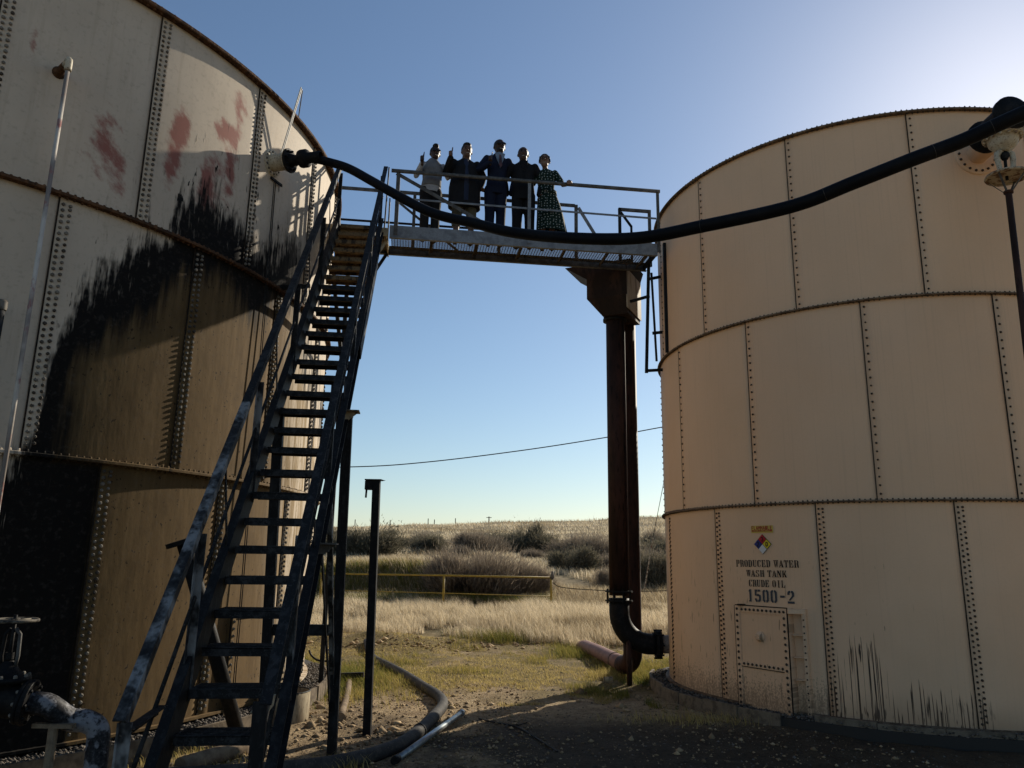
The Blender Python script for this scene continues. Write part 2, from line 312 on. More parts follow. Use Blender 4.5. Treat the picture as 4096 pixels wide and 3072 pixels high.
# ------------------------------------------------------------------ terrain
def S(t): t = np.clip(t, 0, 1); return t*t*(3-2*t)
def vnoise(x, y, f, seed=0):
    """smooth value noise on arrays"""
    X = np.asarray(x)*f+seed*17.3; Y = np.asarray(y)*f+seed*5.1; xi = np.floor(X); yi = np.floor(Y); fx = X-xi; fy = Y-yi
    def h(a, b): q = np.sin(a*127.1+b*311.7+seed*74.7)*43758.5453; return q-np.floor(q)
    fx = fx*fx*(3-2*fx); fy = fy*fy*(3-2*fy)
    return (h(xi, yi)*(1-fx)+h(xi+1, yi)*fx)*(1-fy)+(h(xi, yi+1)*(1-fx)+h(xi+1, yi+1)*fx)*fy
def zg(x, y):
    x = np.asarray(x, float); y = np.asarray(y, float)
    z = -.12 + .40*S((y-16.2-.8*vnoise(x, y, .35, 3))/4.5)
    left = S((3.0-x)/5.0)
    z = z + left*1.05*S((y-27.0)/1.5) + (1-left)*1.0*S((y-25)/16)
    ridge = 8.15 + .048*np.maximum(x, 0) + .052*np.clip(x, -40, 0) + .4*vnoise(x, y*.3, .02, 5)
    t = np.clip((y-31)/99, 0, 1)
    z = z + (ridge-1.3)*(t**1.6)
    z = z + .7*S((y-34)/14)*(vnoise(x, y, .09, 6)-.5) + .30*S((y-22)/6)*(vnoise(x, y, .35, 8)-.5)
    z = z - .012*np.clip(y-132, 0, None)
    near = 1-S((y-24)/10)
    z = z + near*(.05*(vnoise(x, y, 1.1, 1)-.5) + .028*(vnoise(x, y, 3.7, 2)-.5) + .014*(vnoise(x, y, 9.0, 4)-.5))
    # dirt mound left of the grass bank
    z = z + .26*np.exp(-((x+2.9)/1.5)**2-((y-17.6)/.7)**2)*(0.7+.6*vnoise(x, y, 2.2, 9))
    return z
def gz(x, y): return float(zg(np.array([x]), np.array([y]))[0])
def axis(a, segs):
    out = [a]
    for b, st in segs:
        n = max(1, int(round((b-out[-1])/st))); out += list(np.linspace(out[-1], b, n+1)[1:])
    return np.array(out)
gx = axis(-420, [(-60, 30), (-16, 2.2), (-6.5, .4), (5, .09), (16, .4), (60, 2.2), (420, 30)])
gy = axis(-120, [(-20, 20), (2, 1.2), (5.5, .3), (13, .09), (20, .14), (32, .35), (70, 1.0), (140, 2.2), (600, 40)])
GX, GY = np.meshgrid(gx, gy); GZ = zg(GX, GY)
nx, ny = len(gx), len(gy)
V = np.stack([GX, GY, GZ], -1).reshape(-1, 3); I = np.arange(nx*ny).reshape(ny, nx)
Q = np.stack([I[:-1, :-1], I[:-1, 1:], I[1:, 1:], I[1:, :-1]], -1).reshape(-1, 4)
def npmesh(name, V, Fc, attr=None):
    me = bpy.data.meshes.new(name); k = Fc.shape[1]
    me.vertices.add(len(V)); me.vertices.foreach_set('co', V.astype(np.float32).ravel())
    me.loops.add(Fc.size); me.loops.foreach_set('vertex_index', Fc.astype(np.int32).ravel())
    me.polygons.add(len(Fc)); me.polygons.foreach_set('loop_start', np.arange(0, Fc.size, k, dtype=np.int32))
    if attr is not None:
        a = me.attributes.new('tone', 'FLOAT', 'POINT'); a.data.foreach_set('value', attr.astype(np.float32))
    me.update(calc_edges=True); return me
def ground_mat():
    k = NT('dirt_and_turf', .92, spec=.15); p = k.pos(); x, y, z = k.xyz(p)
    n1 = k.noise(p, .7, 5); n2 = k.noise(p, 4, 6, .65); n3 = k.noise(p, 26, 5, .65); n4 = k.noise(p, 90, 3)
    dirt = k.mix(k.ss(n2, .32, .68), (.29, .205, .115), (.54, .405, .235)); dirt = k.mix(k.mul(k.ss(n3, .50, .66), .72), dirt, (.085, .058, .034))
    dirt = k.mix(k.mul(k.ss(n4, .62, .75), .5), dirt, (.40, .33, .24))
    turf = k.mix(k.ss(n3, .35, .65), (.085, .065, .022), (.30, .225, .085)); turf = k.mix(k.ss(n2, .5, .68), turf, (.22, .16, .09))
    straw = k.mix(k.ss(n2, .3, .7), (.22, .17, .095), (.36, .285, .17)); straw = k.mix(k.mul(k.ss(n1, .45, .7), .6), straw, (.13, .115, .06))
    tf = k.mul(k.ss(k.add(y, k.mul(k.sub(n1, .5), 5)), 10.6, 12.6), k.ss(n1, .25, .5)); c = k.mix(tf, dirt, turf)
    c = k.mix(k.ss(k.add(y, k.mul(k.sub(n2, .5), 2)), 17.2, 19.5), c, straw)
    # oily earth in front of the right tank, spread to paint its shade darker
    oil = k.mul(k.mul(k.ss(k.add(k.noise(p, .55, 5, .6), k.mul(k.ss(x, -1.2, 1.2), .28)), .46, .60), k.ss(y, 10.6, 9.0)), k.ss(k.sub(x, k.mul(y, .5)), 3.0, 1.5)); c = k.mix(k.mul(oil, .85), c, (.030, .022, .016))
    k.col(c); k.bump(k.add(k.add(k.mul(n2, 1.2), k.mul(n3, 1.3)), k.mul(n4, .7)), 1.0, .055); return k.m
ground = mobj('ground', npmesh('ground', V, Q), None, ground_mat()); ground['kind'] = 'structure'
ground.data.polygons.foreach_set('use_smooth', [True]*len(ground.data.polygons))

# ------------------------------------------------------------------ bolted tanks
def panel_mesh(R, ang, z0, z1, lap, nseg=12):
    m = MB(); a0 = -lap/R; a1 = ang; V = []
    for i in range(nseg+1):
        t = i/nseg; a = a0+(a1-a0)*t; r = R+.009*(1-t)
        for rr in (r, r-.005):
            for z in (z0, z1): V.append((rr*math.sin(a), -rr*math.cos(a), z))
    Fc = []
    for i in range(nseg):
        b = i*4; c = b+4; Fc += [(b, c, c+1, b+1), (b+2, b+3, c+3, c+2)]
    Fc += [(0, 1, 3, 2), (nseg*4, nseg*4+2, nseg*4+3, nseg*4+1)]
    m.add(V, Fc); me = m.mesh('panel'); me.polygons.foreach_set('use_smooth', [True]*(len(Fc)-2)+[False]*2); return me
def on(R, a, z, off=0): return Vector(((R+off)*math.sin(a), -(R+off)*math.cos(a), z))
def nrm(a): return Vector((math.sin(a), -math.cos(a), 0))
def bolts_mesh(R, z0, z1, rows, sp, r, h):
    m = MB(); n = int((z1-z0-.08)/sp)
    for j, row in enumerate(rows):
        for i in range(n+1):
            z = z0+.05+(z1-z0-.10)*(i+(.0 if j == 0 else .35 if len(rows) > 1 and i < n else 0))/n; a = row/R
            m.bolt(on(R, a, z, .0085), nrm(a)+Vector((random.uniform(-.04, .04), 0, random.uniform(-.05, .05))), r*random.uniform(.9, 1.12), h*random.uniform(.8, 1.2))
    return m.mesh('bolt_row')
def ring_mesh(R, z, prof, n=180):
    m = MB(); k = len(prof); V = []
    for i in range(n):
        a = 2*PI*i/n; V += [((R+r)*math.sin(a), -(R+r)*math.cos(a), z+dz) for r, dz in prof]
    m.add(V, [(i*k+j, ((i+1) % n)*k+j, ((i+1) % n)*k+(j+1) % k, i*k+(j+1) % k) for i in range(n) for j in range(k)]); return m.mesh('ring')
def rim_bolts(R, z, off, sp, r, h, a_from, a_to, both=True):
    m = MB(); n = int((a_to-a_from)*R/sp)
    for i in range(n+1):
        a = a_from+(a_to-a_from)*i/n; hh = h*random.uniform(.7, 1.25)
        m.bolt(on(R, a, z[1], off), (random.uniform(-.12, .12), random.uniform(-.12, .12), 1), r, hh)
        if both: m.bolt(on(R, a, z[0], off), (0, 0, -1), r, hh*.8)
    return m.mesh('rim_bolts')
def make_tank(name, cx, cy, R, N, zs, phases, mats, rows, sp, br, bh, label, seamw):
    mp, mb, ms, mf = mats; root = thing(name, (cx, cy, zs[0]), label, 'tank')
    ang = 2*PI/N; tw = Matrix.Translation((cx, cy, 0))
    for ring in range(3):
        z0, z1 = zs[ring], zs[ring+1]; pm = panel_mesh(R, ang, z0, z1, .03); bm_ = bolts_mesh(R, z0+.03, z1-.03, rows[ring], sp[ring], br, bh)
        sm = MB()
        V = [on(R, (-.03-seamw)/R, z0+.01, .0105), on(R, -.0295/R, z0+.01, .0105), on(R, -.0295/R, z1-.01, .0105), on(R, (-.03-seamw)/R, z1-.01, .0105)]
        V += [on(R, (-.03-seamw)/R, z0+.01, .001), on(R, -.0295/R, z0+.01, .0085), on(R, -.0295/R, z1-.01, .0085), on(R, (-.03-seamw)/R, z1-.01, .001)]
        sm.add(V, [(0, 1, 2, 3), (0, 3, 7, 4), (0, 4, 5, 1), (2, 6, 7, 3)]); sme = sm.mesh('seam_line')
        for i in range(N):
            a = phases[ring]+i*ang
            p = mobj('panel', pm, None, mp); p.location = (cx, cy, 0); p.rotation_euler.z = a; setpar(p, root)
            for nm, me, mt in (('bolt_row', bm_, mb), ('seam_line', sme, ms)):
                c = mobj(nm, me, None, mt); c.location = (cx, cy, 0); c.rotation_euler.z = a; setpar(c, p)
                if nm == 'bolt_row': c['kind'] = 'stuff'
    return root
# right tank -----------------------------------------------------------------
right = make_tank('storage_tank', RTX, RTY, RTR, RN, RZ, (-1.107, -.897, -1.125), (M_RT, M_RBOLT, M_SEAM, M_RFL),
                  ((.0, .048), (.008,), (.008,)), (.060, .096, .096), .0135, .013, 'tan bolted steel tank stencilled 1500-2, the smaller one on the right', .009)
def put_ring(me, cx, cy, root, mat, name, kind=None):
    o = mobj(name, me, None, mat); o.location = (cx, cy, 0); setpar(o, root)
    if kind: o['kind'] = kind
    return o
for z, d in ((RZ[1], .055), (RZ[2], .055)):
    fl = put_ring(ring_mesh(RTR, z, [(-.02, -.010), (d, -.010), (d+.004, -.004), (d+.004, .004), (d, .010), (-.02, .010)]), RTX, RTY, right, M_RFL, 'joint_flange')
    c = put_ring(rim_bolts(RTR, (z-.01, z+.01), .033, .058, .0105, .017, -PI*.75, PI*.45), RTX, RTY, right, M_RBOLT, 'flange_bolts', 'stuff'); c.parent = None; setpar(c, fl)
rim = put_ring(ring_mesh(RTR, RZ[3], [(-.05, -.012), (.06, -.012), (.066, 0), (.06, .014), (-.05, .014)]), RTX, RTY, right, M_RFL, 'roof_rim')
c = put_ring(rim_bolts(RTR, (RZ[3]-.012, RZ[3]+.014), .035, .062, .0115, .022, -PI*.75, PI*.45), RTX, RTY, None or right, M_RBOLT, 'rim_bolts', 'stuff'); c.parent = None; setpar(c, rim)
put_ring(ring_mesh(RTR, RZ[0]+.02, [(-.02, -.012), (.06, -.012), (.06, .012), (-.02, .012)]), RTX, RTY, right, M_RFL, 'base_flange')
def cone_roof(R, z, h, n=64):
    m = MB(); V = [(R*math.sin(2*PI*i/n), -R*math.cos(2*PI*i/n), z+.012) for i in range(n)]+[(0, 0, z+h)]
    m.add(V, [(i, (i+1) % n, n) for i in range(n)]); return m.mesh('roof')
put_ring(cone_roof(RTR, RZ[3], .42), RTX, RTY, right, M_RT, 'roof')
# clean-out door of the right tank: flat front, deep right cheek with ribs
def cleanout(root, cx, cy, R, a0, a1, z0, z1, proud0, proud1, mats, cross=None, ribs=True):
    mp, mb, ms = mats; C = Vector((cx, cy, 0))
    A = C+on(R, a0, 0, proud0); B = C+on(R, a1, 0, proud1); u = (B-A); L = u.length; u.normalize(); out = Vector((u.y, -u.x, 0))
    if out.dot(nrm((a0+a1)/2)) < 0: out = -out
    inn = -out
    body = MB()
    A2 = C+on(R, a0, 0, -.05); B2 = C+on(R, a1, 0, -.05)
    V = [A, B, B2, A2]; V = [Vector((p.x, p.y, z0)) for p in V]+[Vector((p.x, p.y, z1)) for p in V]
    body.add(V, [(0, 1, 5, 4), (1, 2, 6, 5), (2, 3, 7, 6), (3, 0, 4, 7), (4, 5, 6, 7), (3, 2, 1, 0)])
    d = body.build('cleanout_door', mp, root)
    fr = MB(); t = .006
    def bar(p, q, w): fr.beam(p+out*t, q+out*t, .012, w) if abs((q-p).normalized().z) < .5 else fr.beam(p+out*t, q+out*t, w, .012, out)
    P = lambda s, z: Vector((A.x+u.x*s, A.y+u.y*s, z))
    w = .075
    bar(P(w/2, z0), P(w/2, z1), w); bar(P(L-w/2, z0), P(L-w/2, z1), w); bar(P(w+.001, z1-w/2-.001), P(L-w-.001, z1-w/2-.001), w)
    if cross: bar(P(w+.001, cross), P(L-w-.001, cross), w*.8)
    fr.build('door_frame', mp, d)
    bl = MB()
    for s in (w*.5, L-w*.5):
        z = z0+.06
        while z < z1-.03: bl.bolt(P(s, z)+out*.012, out, .016, .016); z += .074
    s = w*.5+.08
    while s < L-w*.9:
        bl.bolt(P(s, z1-w*.55)+out*.012, out, .016, .016)
        if cross: bl.bolt(P(s, cross)+out*.012, out, .016, .016)
        s += .066
    b = bl.build('door_bolts', mb, d); b['kind'] = 'stuff'
    sl = MB()
    for s in (-.006, L+.004): sl.beam(P(s, z0)+out*.003, P(s, z1)+out*.003, .010, .016, out)
    sl.beam(P(0, z1+.006), P(L, z1+.006), .014, .012)
    if cross: sl.beam(P(w, cross-w*.47)+out*.006, P(L-w, cross-w*.47)+out*.006, .014, .008)
    sl.build('door_seam', ms, d)
    if ribs:                                                       # bolted cheek that stands behind the right edge
        B3 = C+on(R, a1+.046, 0, .03); ck = MB(); ck.beam(Vector((B3.x, B3.y, z0)), Vector((B3.x, B3.y, z1)), .045, .075, nrm(a1+.046)); ck.beam(Vector((B3.x, B3.y, z1-.03)), Vector((B.x, B.y, z1-.03)), .08, .05); ck.build('cheek_plate', mp, d)
        for zz in (z1-.06, z1-.30, z1-.55, z1-.80):
            rb = MB(); q0 = C+on(R, a1+.005, zz, .02); q1 = C+on(R, a1+.046, zz, .02); rb.beam(q0+nrm(a1)*.05, q1+nrm(a1)*.012, .07, .007); rb.build('cheek_rib', mp, d)
        cb = MB(); z = z0+.05
        while z < z1-.05: cb.bolt(B3+nrm(a1+.046)*.037+Vector((0, 0, z)), nrm(a1+.046), .010, .010); z += .074
        o = cb.build('cheek_bolts', mb, d); o['kind'] = 'stuff'
    return d, P, out, L
rd, RP, Rout, RL_ = cleanout(right, RTX, RTY, RTR, rad(-58.2), rad(-44.6), -.02, 1.19, .05, .16, (M_RT, M_RBOLT, M_SEAM), cross=.50)
kb = MB(); c0 = RP(RL_*.48, .84)+Rout*.001; kb.lathe(c0, Rout, [(0, .062), (.02, .062), (.022, .045), (.05, .045), (.055, .038), (.055, 0)], 18)
for i in range(5): kb.bolt(c0+Rout*.05+Vector((0, 0, .026)).lerp(Vector((0, 0, .026)), 1) if False else c0+Rout*.05+(Vector((Rout.y, -Rout.x, 0))*math.cos(i*1.257)+Vector((0, 0, 1))*math.sin(i*1.257))*.026, Rout, .010, .014)
kb.build('door_plug', M_RT, rd, True)
lb = MB(); lb.lathe(RP(.10, 1.19), (0, 0, 1), [(0, .05), (.02, .05), (.02, .03), (.0, .028)], 16); lb.build('lifting_ring', M_SEAM, rd)
# lettering: strokes as polygons on the tank wall -----------------------------
GL = {  # stencil letters on a 10 x 14 grid: list of polygons
 'P': [[(0, 0), (4.2, 0), (4.2, 1), (3.4, 1), (3.4, 13), (4.2, 13), (4.2, 14), (0, 14), (0, 13), (.8, 13), (.8, 1), (0, 1)], [(4.8, 13), (6, 13), (6.4, 12), (6.4, 8.5), (6, 7.4), (4.8, 7.4), (4.8, 6.3), (7, 6.3), (9, 8), (9, 12), (7, 14), (4.8, 14)]],
 'R': [[(0, 0), (4.2, 0), (4.2, 1), (3.4, 1), (3.4, 13), (4.2, 13), (4.2, 14), (0, 14), (0, 13), (.8, 13), (.8, 1), (0, 1)], [(4.8, 13), (6, 13), (6.4, 12), (6.4, 8.6), (6, 7.6), (4.8, 7.6), (4.8, 6.6), (6, 6.3), (6.6, 1), (8, 0), (10, 0), (10, 1), (9.2, 1.2), (8.8, 6), (7.6, 7), (9, 8.3), (9, 12), (7, 14), (4.8, 14)]],
 'O': [[(4.3, 0), (4.3, 1), (3.4, 1.6), (3.2, 4), (3.2, 10), (3.4, 12.4), (4.3, 13), (4.3, 14), (2, 13.6), (.5, 11), (.3, 7), (.5, 3), (2, .4)], [(5.3, 0), (5.3, 1), (6.2, 1.6), (6.4, 4), (6.4, 10), (6.2, 12.4), (5.3, 13), (5.3, 14), (7.6, 13.6), (9.1, 11), (9.3, 7), (9.1, 3), (7.6, .4)]],
 'D': [[(0, 0), (4.2, 0), (4.2, 1), (3.4, 1), (3.4, 13), (4.2, 13), (4.2, 14), (0, 14), (0, 13), (.8, 13), (.8, 1), (0, 1)], [(4.8, 0), (7, .3), (9, 3), (9.2, 7), (9, 11), (7, 13.7), (4.8, 14), (4.8, 13), (6, 12.6), (6.5, 10), (6.5, 4), (6, 1.4), (4.8, 1)]],
 'U': [[(0, 14), (0, 13), (.9, 13), (.9, 3), (2, .8), (4.4, 0), (4.4, 1.1), (3.6, 2), (3.5, 4), (3.5, 13), (4.3, 13), (4.3, 14)], [(5.2, 0), (7.6, 1), (8.4, 3), (8.4, 13), (9.4, 13), (9.4, 14), (6.6, 14), (6.6, 13), (7.3, 13), (7.3, 4), (6.9, 2.4), (5.2, 1.1)]],
 'C': [[(4.3, 0), (4.3, 1), (3.4, 1.6), (3.2, 4), (3.2, 10), (3.4, 12.4), (4.3, 13), (4.3, 14), (2, 13.6), (.5, 11), (.3, 7), (.5, 3), (2, .4)], [(5.2, 14), (5.2, 13), (7, 12.4), (7.8, 9.6), (8.8, 9.6), (8.8, 14), (7.8, 14), (7.4, 13.4)], [(5.2, 0), (5.2, 1), (6.8, 1.6), (7.8, 4.6), (8.9, 4.6), (8.4, 2), (7, .3)]],
 'E': [[(0, 0), (4.2, 0), (4.2, 1), (3.4, 1), (3.4, 13), (4.2, 13), (4.2, 14), (0, 14), (0, 13), (.8, 13), (.8, 1), (0, 1)], [(4.8, 14), (4.8, 13), (6.6, 13), (7.8, 10), (8.7, 10), (8.6, 14)], [(4.8, 0), (9, 0), (9.2, 4.4), (8.3, 4.4), (6.8, 1.1), (4.8, 1.1)], [(4.8, 6.6), (5.6, 6.4), (6, 4.6), (6.9, 4.6), (6.9, 9.6), (6, 9.6), (5.6, 7.8), (4.8, 7.6)]],
 'W': [[(0, 14), (0, 13), (.7, 13), (3, 0), (4, 0), (5, 5), (4, 9), (3.7, 4.5), (3, 13), (3.6, 13), (3.6, 14)], [(4.3, 14), (4.3, 13), (4.9, 13), (7.2, 0), (8.2, 0), (10.2, 13), (11, 13), (11, 14), (8.2, 14), (8.2, 13), (9.1, 13), (8, 5), (7.2, 13), (7.8, 13), (7.8, 14)]],
 'A': [[(-.3, 0), (-.3, 1), (.5, 1), (4, 14), (4.7, 14), (4.7, 10.6), (2.9, 4.2), (4.7, 4.2), (4.7, 3.2), (2.6, 3.2), (2, 1), (2.8, 1), (2.8, 0)], [(5.3, 14), (6, 14), (9.3, 1), (10, 1), (10, 0), (5.3, 0), (5.3, 1), (6.3, 1), (5.3, 5)]],
 'T': [[(.2, 14), (0, 9.6), (1, 9.6), (2, 12.8), (2.8, 12.8), (2.8, 14)], [(9.4, 14), (9.6, 9.6), (8.6, 9.6), (7.6, 12.8), (6.8, 12.8), (6.8, 14)], [(2.4, 0), (7.2, 0), (7.2, 1), (6.2, 1), (6.2, 14), (3.5, 14), (3.5, 1), (2.4, 1)]],
 'S': [[(4.4, 14), (2, 13.4), (.6, 11), (.8, 8.6), (4.4, 6.8), (4.4, 8.4), (2.8, 9.8), (2.6, 11.6), (4.4, 13)], [(5.2, 14), (5.2, 13), (7, 12), (7.4, 10), (8.3, 10), (8.3, 14), (7.5, 14), (7.1, 13.5)], [(5.2, 0), (7.8, .7), (9, 3), (8.6, 5.6), (5.2, 7.8), (5.2, 6.0), (6.6, 4.6), (6.8, 2.6), (5.2, 1)], [(4.4, 0), (4.4, 1), (2.4, 1.8), (1.6, 4.4), (.6, 4.4), (.6, 0), (1.5, 0), (1.9, .6)]],
 'H': [[(0, 0), (4.2, 0), (4.2, 1), (3.4, 1), (3.4, 13), (4.2, 13), (4.2, 14), (0, 14), (0, 13), (.8, 13), (.8, 1), (0, 1)], [(5.4, 0), (9.6, 0), (9.6, 1), (8.8, 1), (8.8, 13), (9.6, 13), (9.6, 14), (5.4, 14), (5.4, 13), (6.2, 13), (6.2, 7.6), (4.6, 7.6), (4.6, 6.5), (6.2, 6.5), (6.2, 1), (5.4, 1)]],
 'N': [[(0, 0), (3, 0), (3, 1), (2.1, 1), (2.1, 10), (6.4, 0), (8.6, 0), (8.6, 3), (3.4, 14), (0, 14), (0, 13), (.9, 13), (.9, 1), (0, 1)], [(6.4, 14), (6.4, 13), (7.4, 13), (7.4, 7), (8.6, 4.4), (8.6, 13), (9.6, 13), (9.6, 14)]],
 'K': [[(0, 0), (4.2, 0), (4.2, 1), (3.4, 1), (3.4, 13), (4.2, 13), (4.2, 14), (0, 14), (0, 13), (.8, 13), (.8, 1), (0, 1)], [(4, 6), (6.6, 0), (10, 0), (10, 1), (9.3, 1), (6.4, 8), (8.4, 13), (9.4, 13), (9.4, 14), (6, 14), (6, 13), (7, 13), (4.2, 8)]],
 'I': [[(2.4, 0), (7.2, 0), (7.2, 1), (6.2, 1), (6.2, 13), (7.2, 13), (7.2, 14), (2.4, 14), (2.4, 13), (3.5, 13), (3.5, 1), (2.4, 1)]],
 'L': [[(0, 0), (4.2, 0), (4.2, 1), (3.4, 1), (3.4, 13), (4.2, 13), (4.2, 14), (0, 14), (0, 13), (.8, 13), (.8, 1), (0, 1)], [(4.8, 0), (9, 0), (9.2, 5), (8.3, 5), (6.8, 1.1), (4.8, 1.1)]],
 '1': [[(2.6, 0), (6.4, 0), (6.4, 14), (4, 14), (2.2, 11.4), (3.6, 11.4), (3.6, 1.4), (2.6, 1.4)]],
 '5': [[(.5, 14), (.5, 7), (3.0, 7), (3.0, 11.6), (4.3, 11.6), (4.3, 14)], [(5, 14), (8.6, 14), (8.6, 11.6), (5, 11.6)], [(3.3, 6.4), (3.3, 9), (6.6, 9), (9.2, 7.4), (9.2, 2.2), (7, 0), (5, 0), (5, 2.2), (6.4, 2.8), (6.4, 5.8), (5.8, 6.6)], [(.5, 4), (.5, 2), (2.2, 0), (4.3, 0), (4.3, 2.2), (3.2, 2.8), (3.2, 4)]],
 '0': [[(4.2, 0), (4.2, 2.2), (3.3, 2.8), (3.3, 11.2), (4.2, 11.8), (4.2, 14), (2.4, 14), (.5, 12), (.5, 2), (2.4, 0)], [(5.4, 0), (5.4, 2.2), (6.3, 2.8), (6.3, 11.2), (5.4, 11.8), (5.4, 14), (7.2, 14), (9.1, 12), (9.1, 2), (7.2, 0)]],
 '2': [[(.5, 9.4), (3.2, 9.4), (3.2, 11), (4.2, 11.8), (4.2, 14), (2.4, 14), (.5, 12)], [(5.2, 14), (7.2, 14), (9, 12), (9, 8.4), (4, 3.4), (1.6, 3.4), (6.2, 8.6), (6.2, 11.2), (5.2, 11.8)], [(.5, 0), (9, 0), (9, 2.4), (.5, 2.4)]],
 '-': [[(2, 6), (8, 6), (8, 8.4), (2, 8.4)]],
 '3': [[(.6, 10), (3, 10), (3, 11), (4, 11.9), (5.8, 11.9), (6.4, 11), (6.4, 9), (5.6, 8.2), (4, 8.2), (4, 6.4), (5.8, 6.4), (6.6, 5.4), (6.6, 3.2), (5.8, 2.2), (4, 2.2), (3, 3), (3, 4.2), (.6, 4.2), (.6, 2), (2.4, 0), (7.2, 0), (9.1, 2), (9.1, 6), (7.8, 7.3), (8.9, 8.6), (8.9, 12), (7, 14), (2.4, 14), (.6, 12)]]}
GB = {  # plain block letters for the printed placard
 'F': [[(0, 0), (3, 0), (3, 5.5), (7, 5.5), (7, 8), (3, 8), (3, 11.5), (8, 11.5), (8, 14), (0, 14)]], 'L': [[(0, 0), (8, 0), (8, 2.6), (3, 2.6), (3, 14), (0, 14)]],
 'A': [[(0, 0), (2.8, 0), (3.4, 3), (6.2, 3), (6.8, 0), (9.6, 0), (6.4, 14), (3.2, 14)]], 'M': [[(0, 0), (2.6, 0), (2.6, 8.5), (4.8, 3), (7, 8.5), (7, 0), (9.6, 0), (9.6, 14), (7, 14), (4.8, 8), (2.6, 14), (0, 14)]],
 'B': [[(0, 0), (7, 0), (9, 2), (9, 5.6), (7.6, 7.2), (8.6, 8.6), (8.6, 12), (6.8, 14), (0, 14)]], 'E': [[(0, 0), (8, 0), (8, 2.5), (3, 2.5), (3, 5.7), (7, 5.7), (7, 8.2), (3, 8.2), (3, 11.5), (8, 11.5), (8, 14), (0, 14)]],
 'K': [[(0, 0), (3, 0), (3, 5), (6.4, 0), (9.6, 0), (5.4, 7), (9.3, 14), (6.2, 14), (3, 8.6), (3, 14), (0, 14)]], 'P': [[(0, 0), (3, 0), (3, 5), (6.5, 5), (8.8, 7), (8.8, 12), (6.8, 14), (0, 14)]],
 'R': [[(0, 0), (3, 0), (3, 5), (4.6, 5), (6.4, 0), (9.3, 0), (7.3, 5.6), (8.8, 7.4), (8.8, 12), (6.8, 14), (0, 14)]], 'W': [[(0, 14), (2.4, 0), (4, 0), (5, 7), (6, 0), (7.6, 0), (10, 14), (7.4, 14), (6.6, 7), (5.8, 14), (4.2, 14), (3.4, 7), (2.6, 14)]],
 'Y': [[(3.4, 0), (6.2, 0), (6.2, 5.5), (9.6, 14), (6.8, 14), (4.8, 8.6), (2.8, 14), (0, 14), (3.4, 5.5)]], 'I': [[(3, 0), (6, 0), (6, 14), (3, 14)]], 'D': [[(0, 0), (6, 0), (9, 3), (9, 11), (6, 14), (0, 14)]], 'N': [[(0, 0), (2.6, 0), (2.6, 8), (6.6, 0), (9.2, 0), (9.2, 14), (6.6, 14), (6.6, 6), (2.6, 14), (0, 14)]], 'T': [[(3.4, 0), (6.2, 0), (6.2, 11.5), (9.6, 11.5), (9.6, 14), (0, 14), (0, 11.5), (3.4, 11.5)]],
 'S': [[(.5, 0), (6.8, 0), (8.8, 2), (8.8, 6), (6.8, 8), (3.2, 8), (3.2, 11.6), (8.4, 11.6), (8.4, 14), (2.4, 14), (.5, 12), (.5, 8), (2.4, 6), (6, 6), (6, 2.4), (.5, 2.4)]]}
GB['0'] = [[(4.4, 0), (4.4, 2.4), (3.2, 3.2), (3.2, 10.8), (4.4, 11.6), (4.4, 14), (2.4, 14), (.5, 12), (.5, 2), (2.4, 0)], [(4.4, 0), (7, 0), (9, 2), (9, 12), (7, 14), (4.4, 14), (4.4, 11.6), (6.2, 10.8), (6.2, 3.2), (4.4, 2.4)]]
GB['2'] = [[(.5, 0), (9, 0), (9, 2.5), (4.4, 2.5), (9, 8), (9, 12), (7, 14), (2.4, 14), (.5, 12), (.5, 9.5), (3.2, 9.5), (3.2, 11.4), (6.2, 11.4), (6.2, 8.8), (.5, 2.5)]]
GB['3'] = GL['3']
def tess(poly):
    from mathutils.geometry import tessellate_polygon
    return tessellate_polygon([[Vector((x, y, 0)) for x, y in poly]])
def letters(m, text, font, put, width, height, adv=11.2, sp=6.0):
    """put(u, v) -> 3d point; text is fitted to width x height metres starting at u = 0"""
    x = 0; items = []
    for ch in text:
        if ch == ' ': x += sp; continue
        items.append((ch, x)); x += adv+(1.2 if ch == 'W' and font is GL else 0)
    s = width/(x-(adv-9.6)); t = height/14
    for ch, x0 in items:
        for poly in font.get(ch, []):
            V = [put((x0+px)*s, py*t) for px, py in poly]; m.add(V, tess(poly))
def rput(a_deg, z, off):
    def f(u, v):
        a = rad(a_deg)+u/RTR; p = on(RTR, a, z+v, off); return p+Vector((RTX, RTY, 0))
    return f
for txt, a0, a1, z, h, mt in (('PRODUCED WATER', -57.9, -42.6, 1.668, .086, M_BLACKPAINT), ('WASH TANK', -55.2, -45.4, 1.550, .080, M_BLACKPAINT), ('CRUDE OIL', -54.7, -45.8, 1.428, .084, M_BLACKPAINT), ('1500-2', -55.3, -43.9, 1.244, .150, M_GREYPAINT)):
    m = MB(); letters(m, txt, GL, rput(a0, z, .0125), rad(a1-a0)*RTR, h); m.build('stencil_lettering', mt, right)['kind'] = 'stuff'
def plate(name, a0, a1, z0, z1, off, mat, parent, n=4):
    m = MB(); V = []
    for i in range(n+1):
        a = a0+(a1-a0)*i/n; V += [rput(a, z0, off)(0, 0), rput(a, z1, off)(0, 0), rput(a, z1, off-.004)(0, 0), rput(a, z0, off-.004)(0, 0)]
    m.add(V, [(i*4+j, (i+1)*4+j, (i+1)*4+(j+1) % 4, i*4+(j+1) % 4) for i in range(n) for j in range(4)]+[(0, 1, 2, 3), (n*4+3, n*4+2, n*4+1, n*4)]); return m.build(name, mat, parent)
pl = plate('flammable_placard', -53.3, -47.9, 2.090, 2.178, .014, M_SGY, right)
plate('red_band', -53.1, -48.1, 2.104, 2.124, .0185, M_SGR, pl)
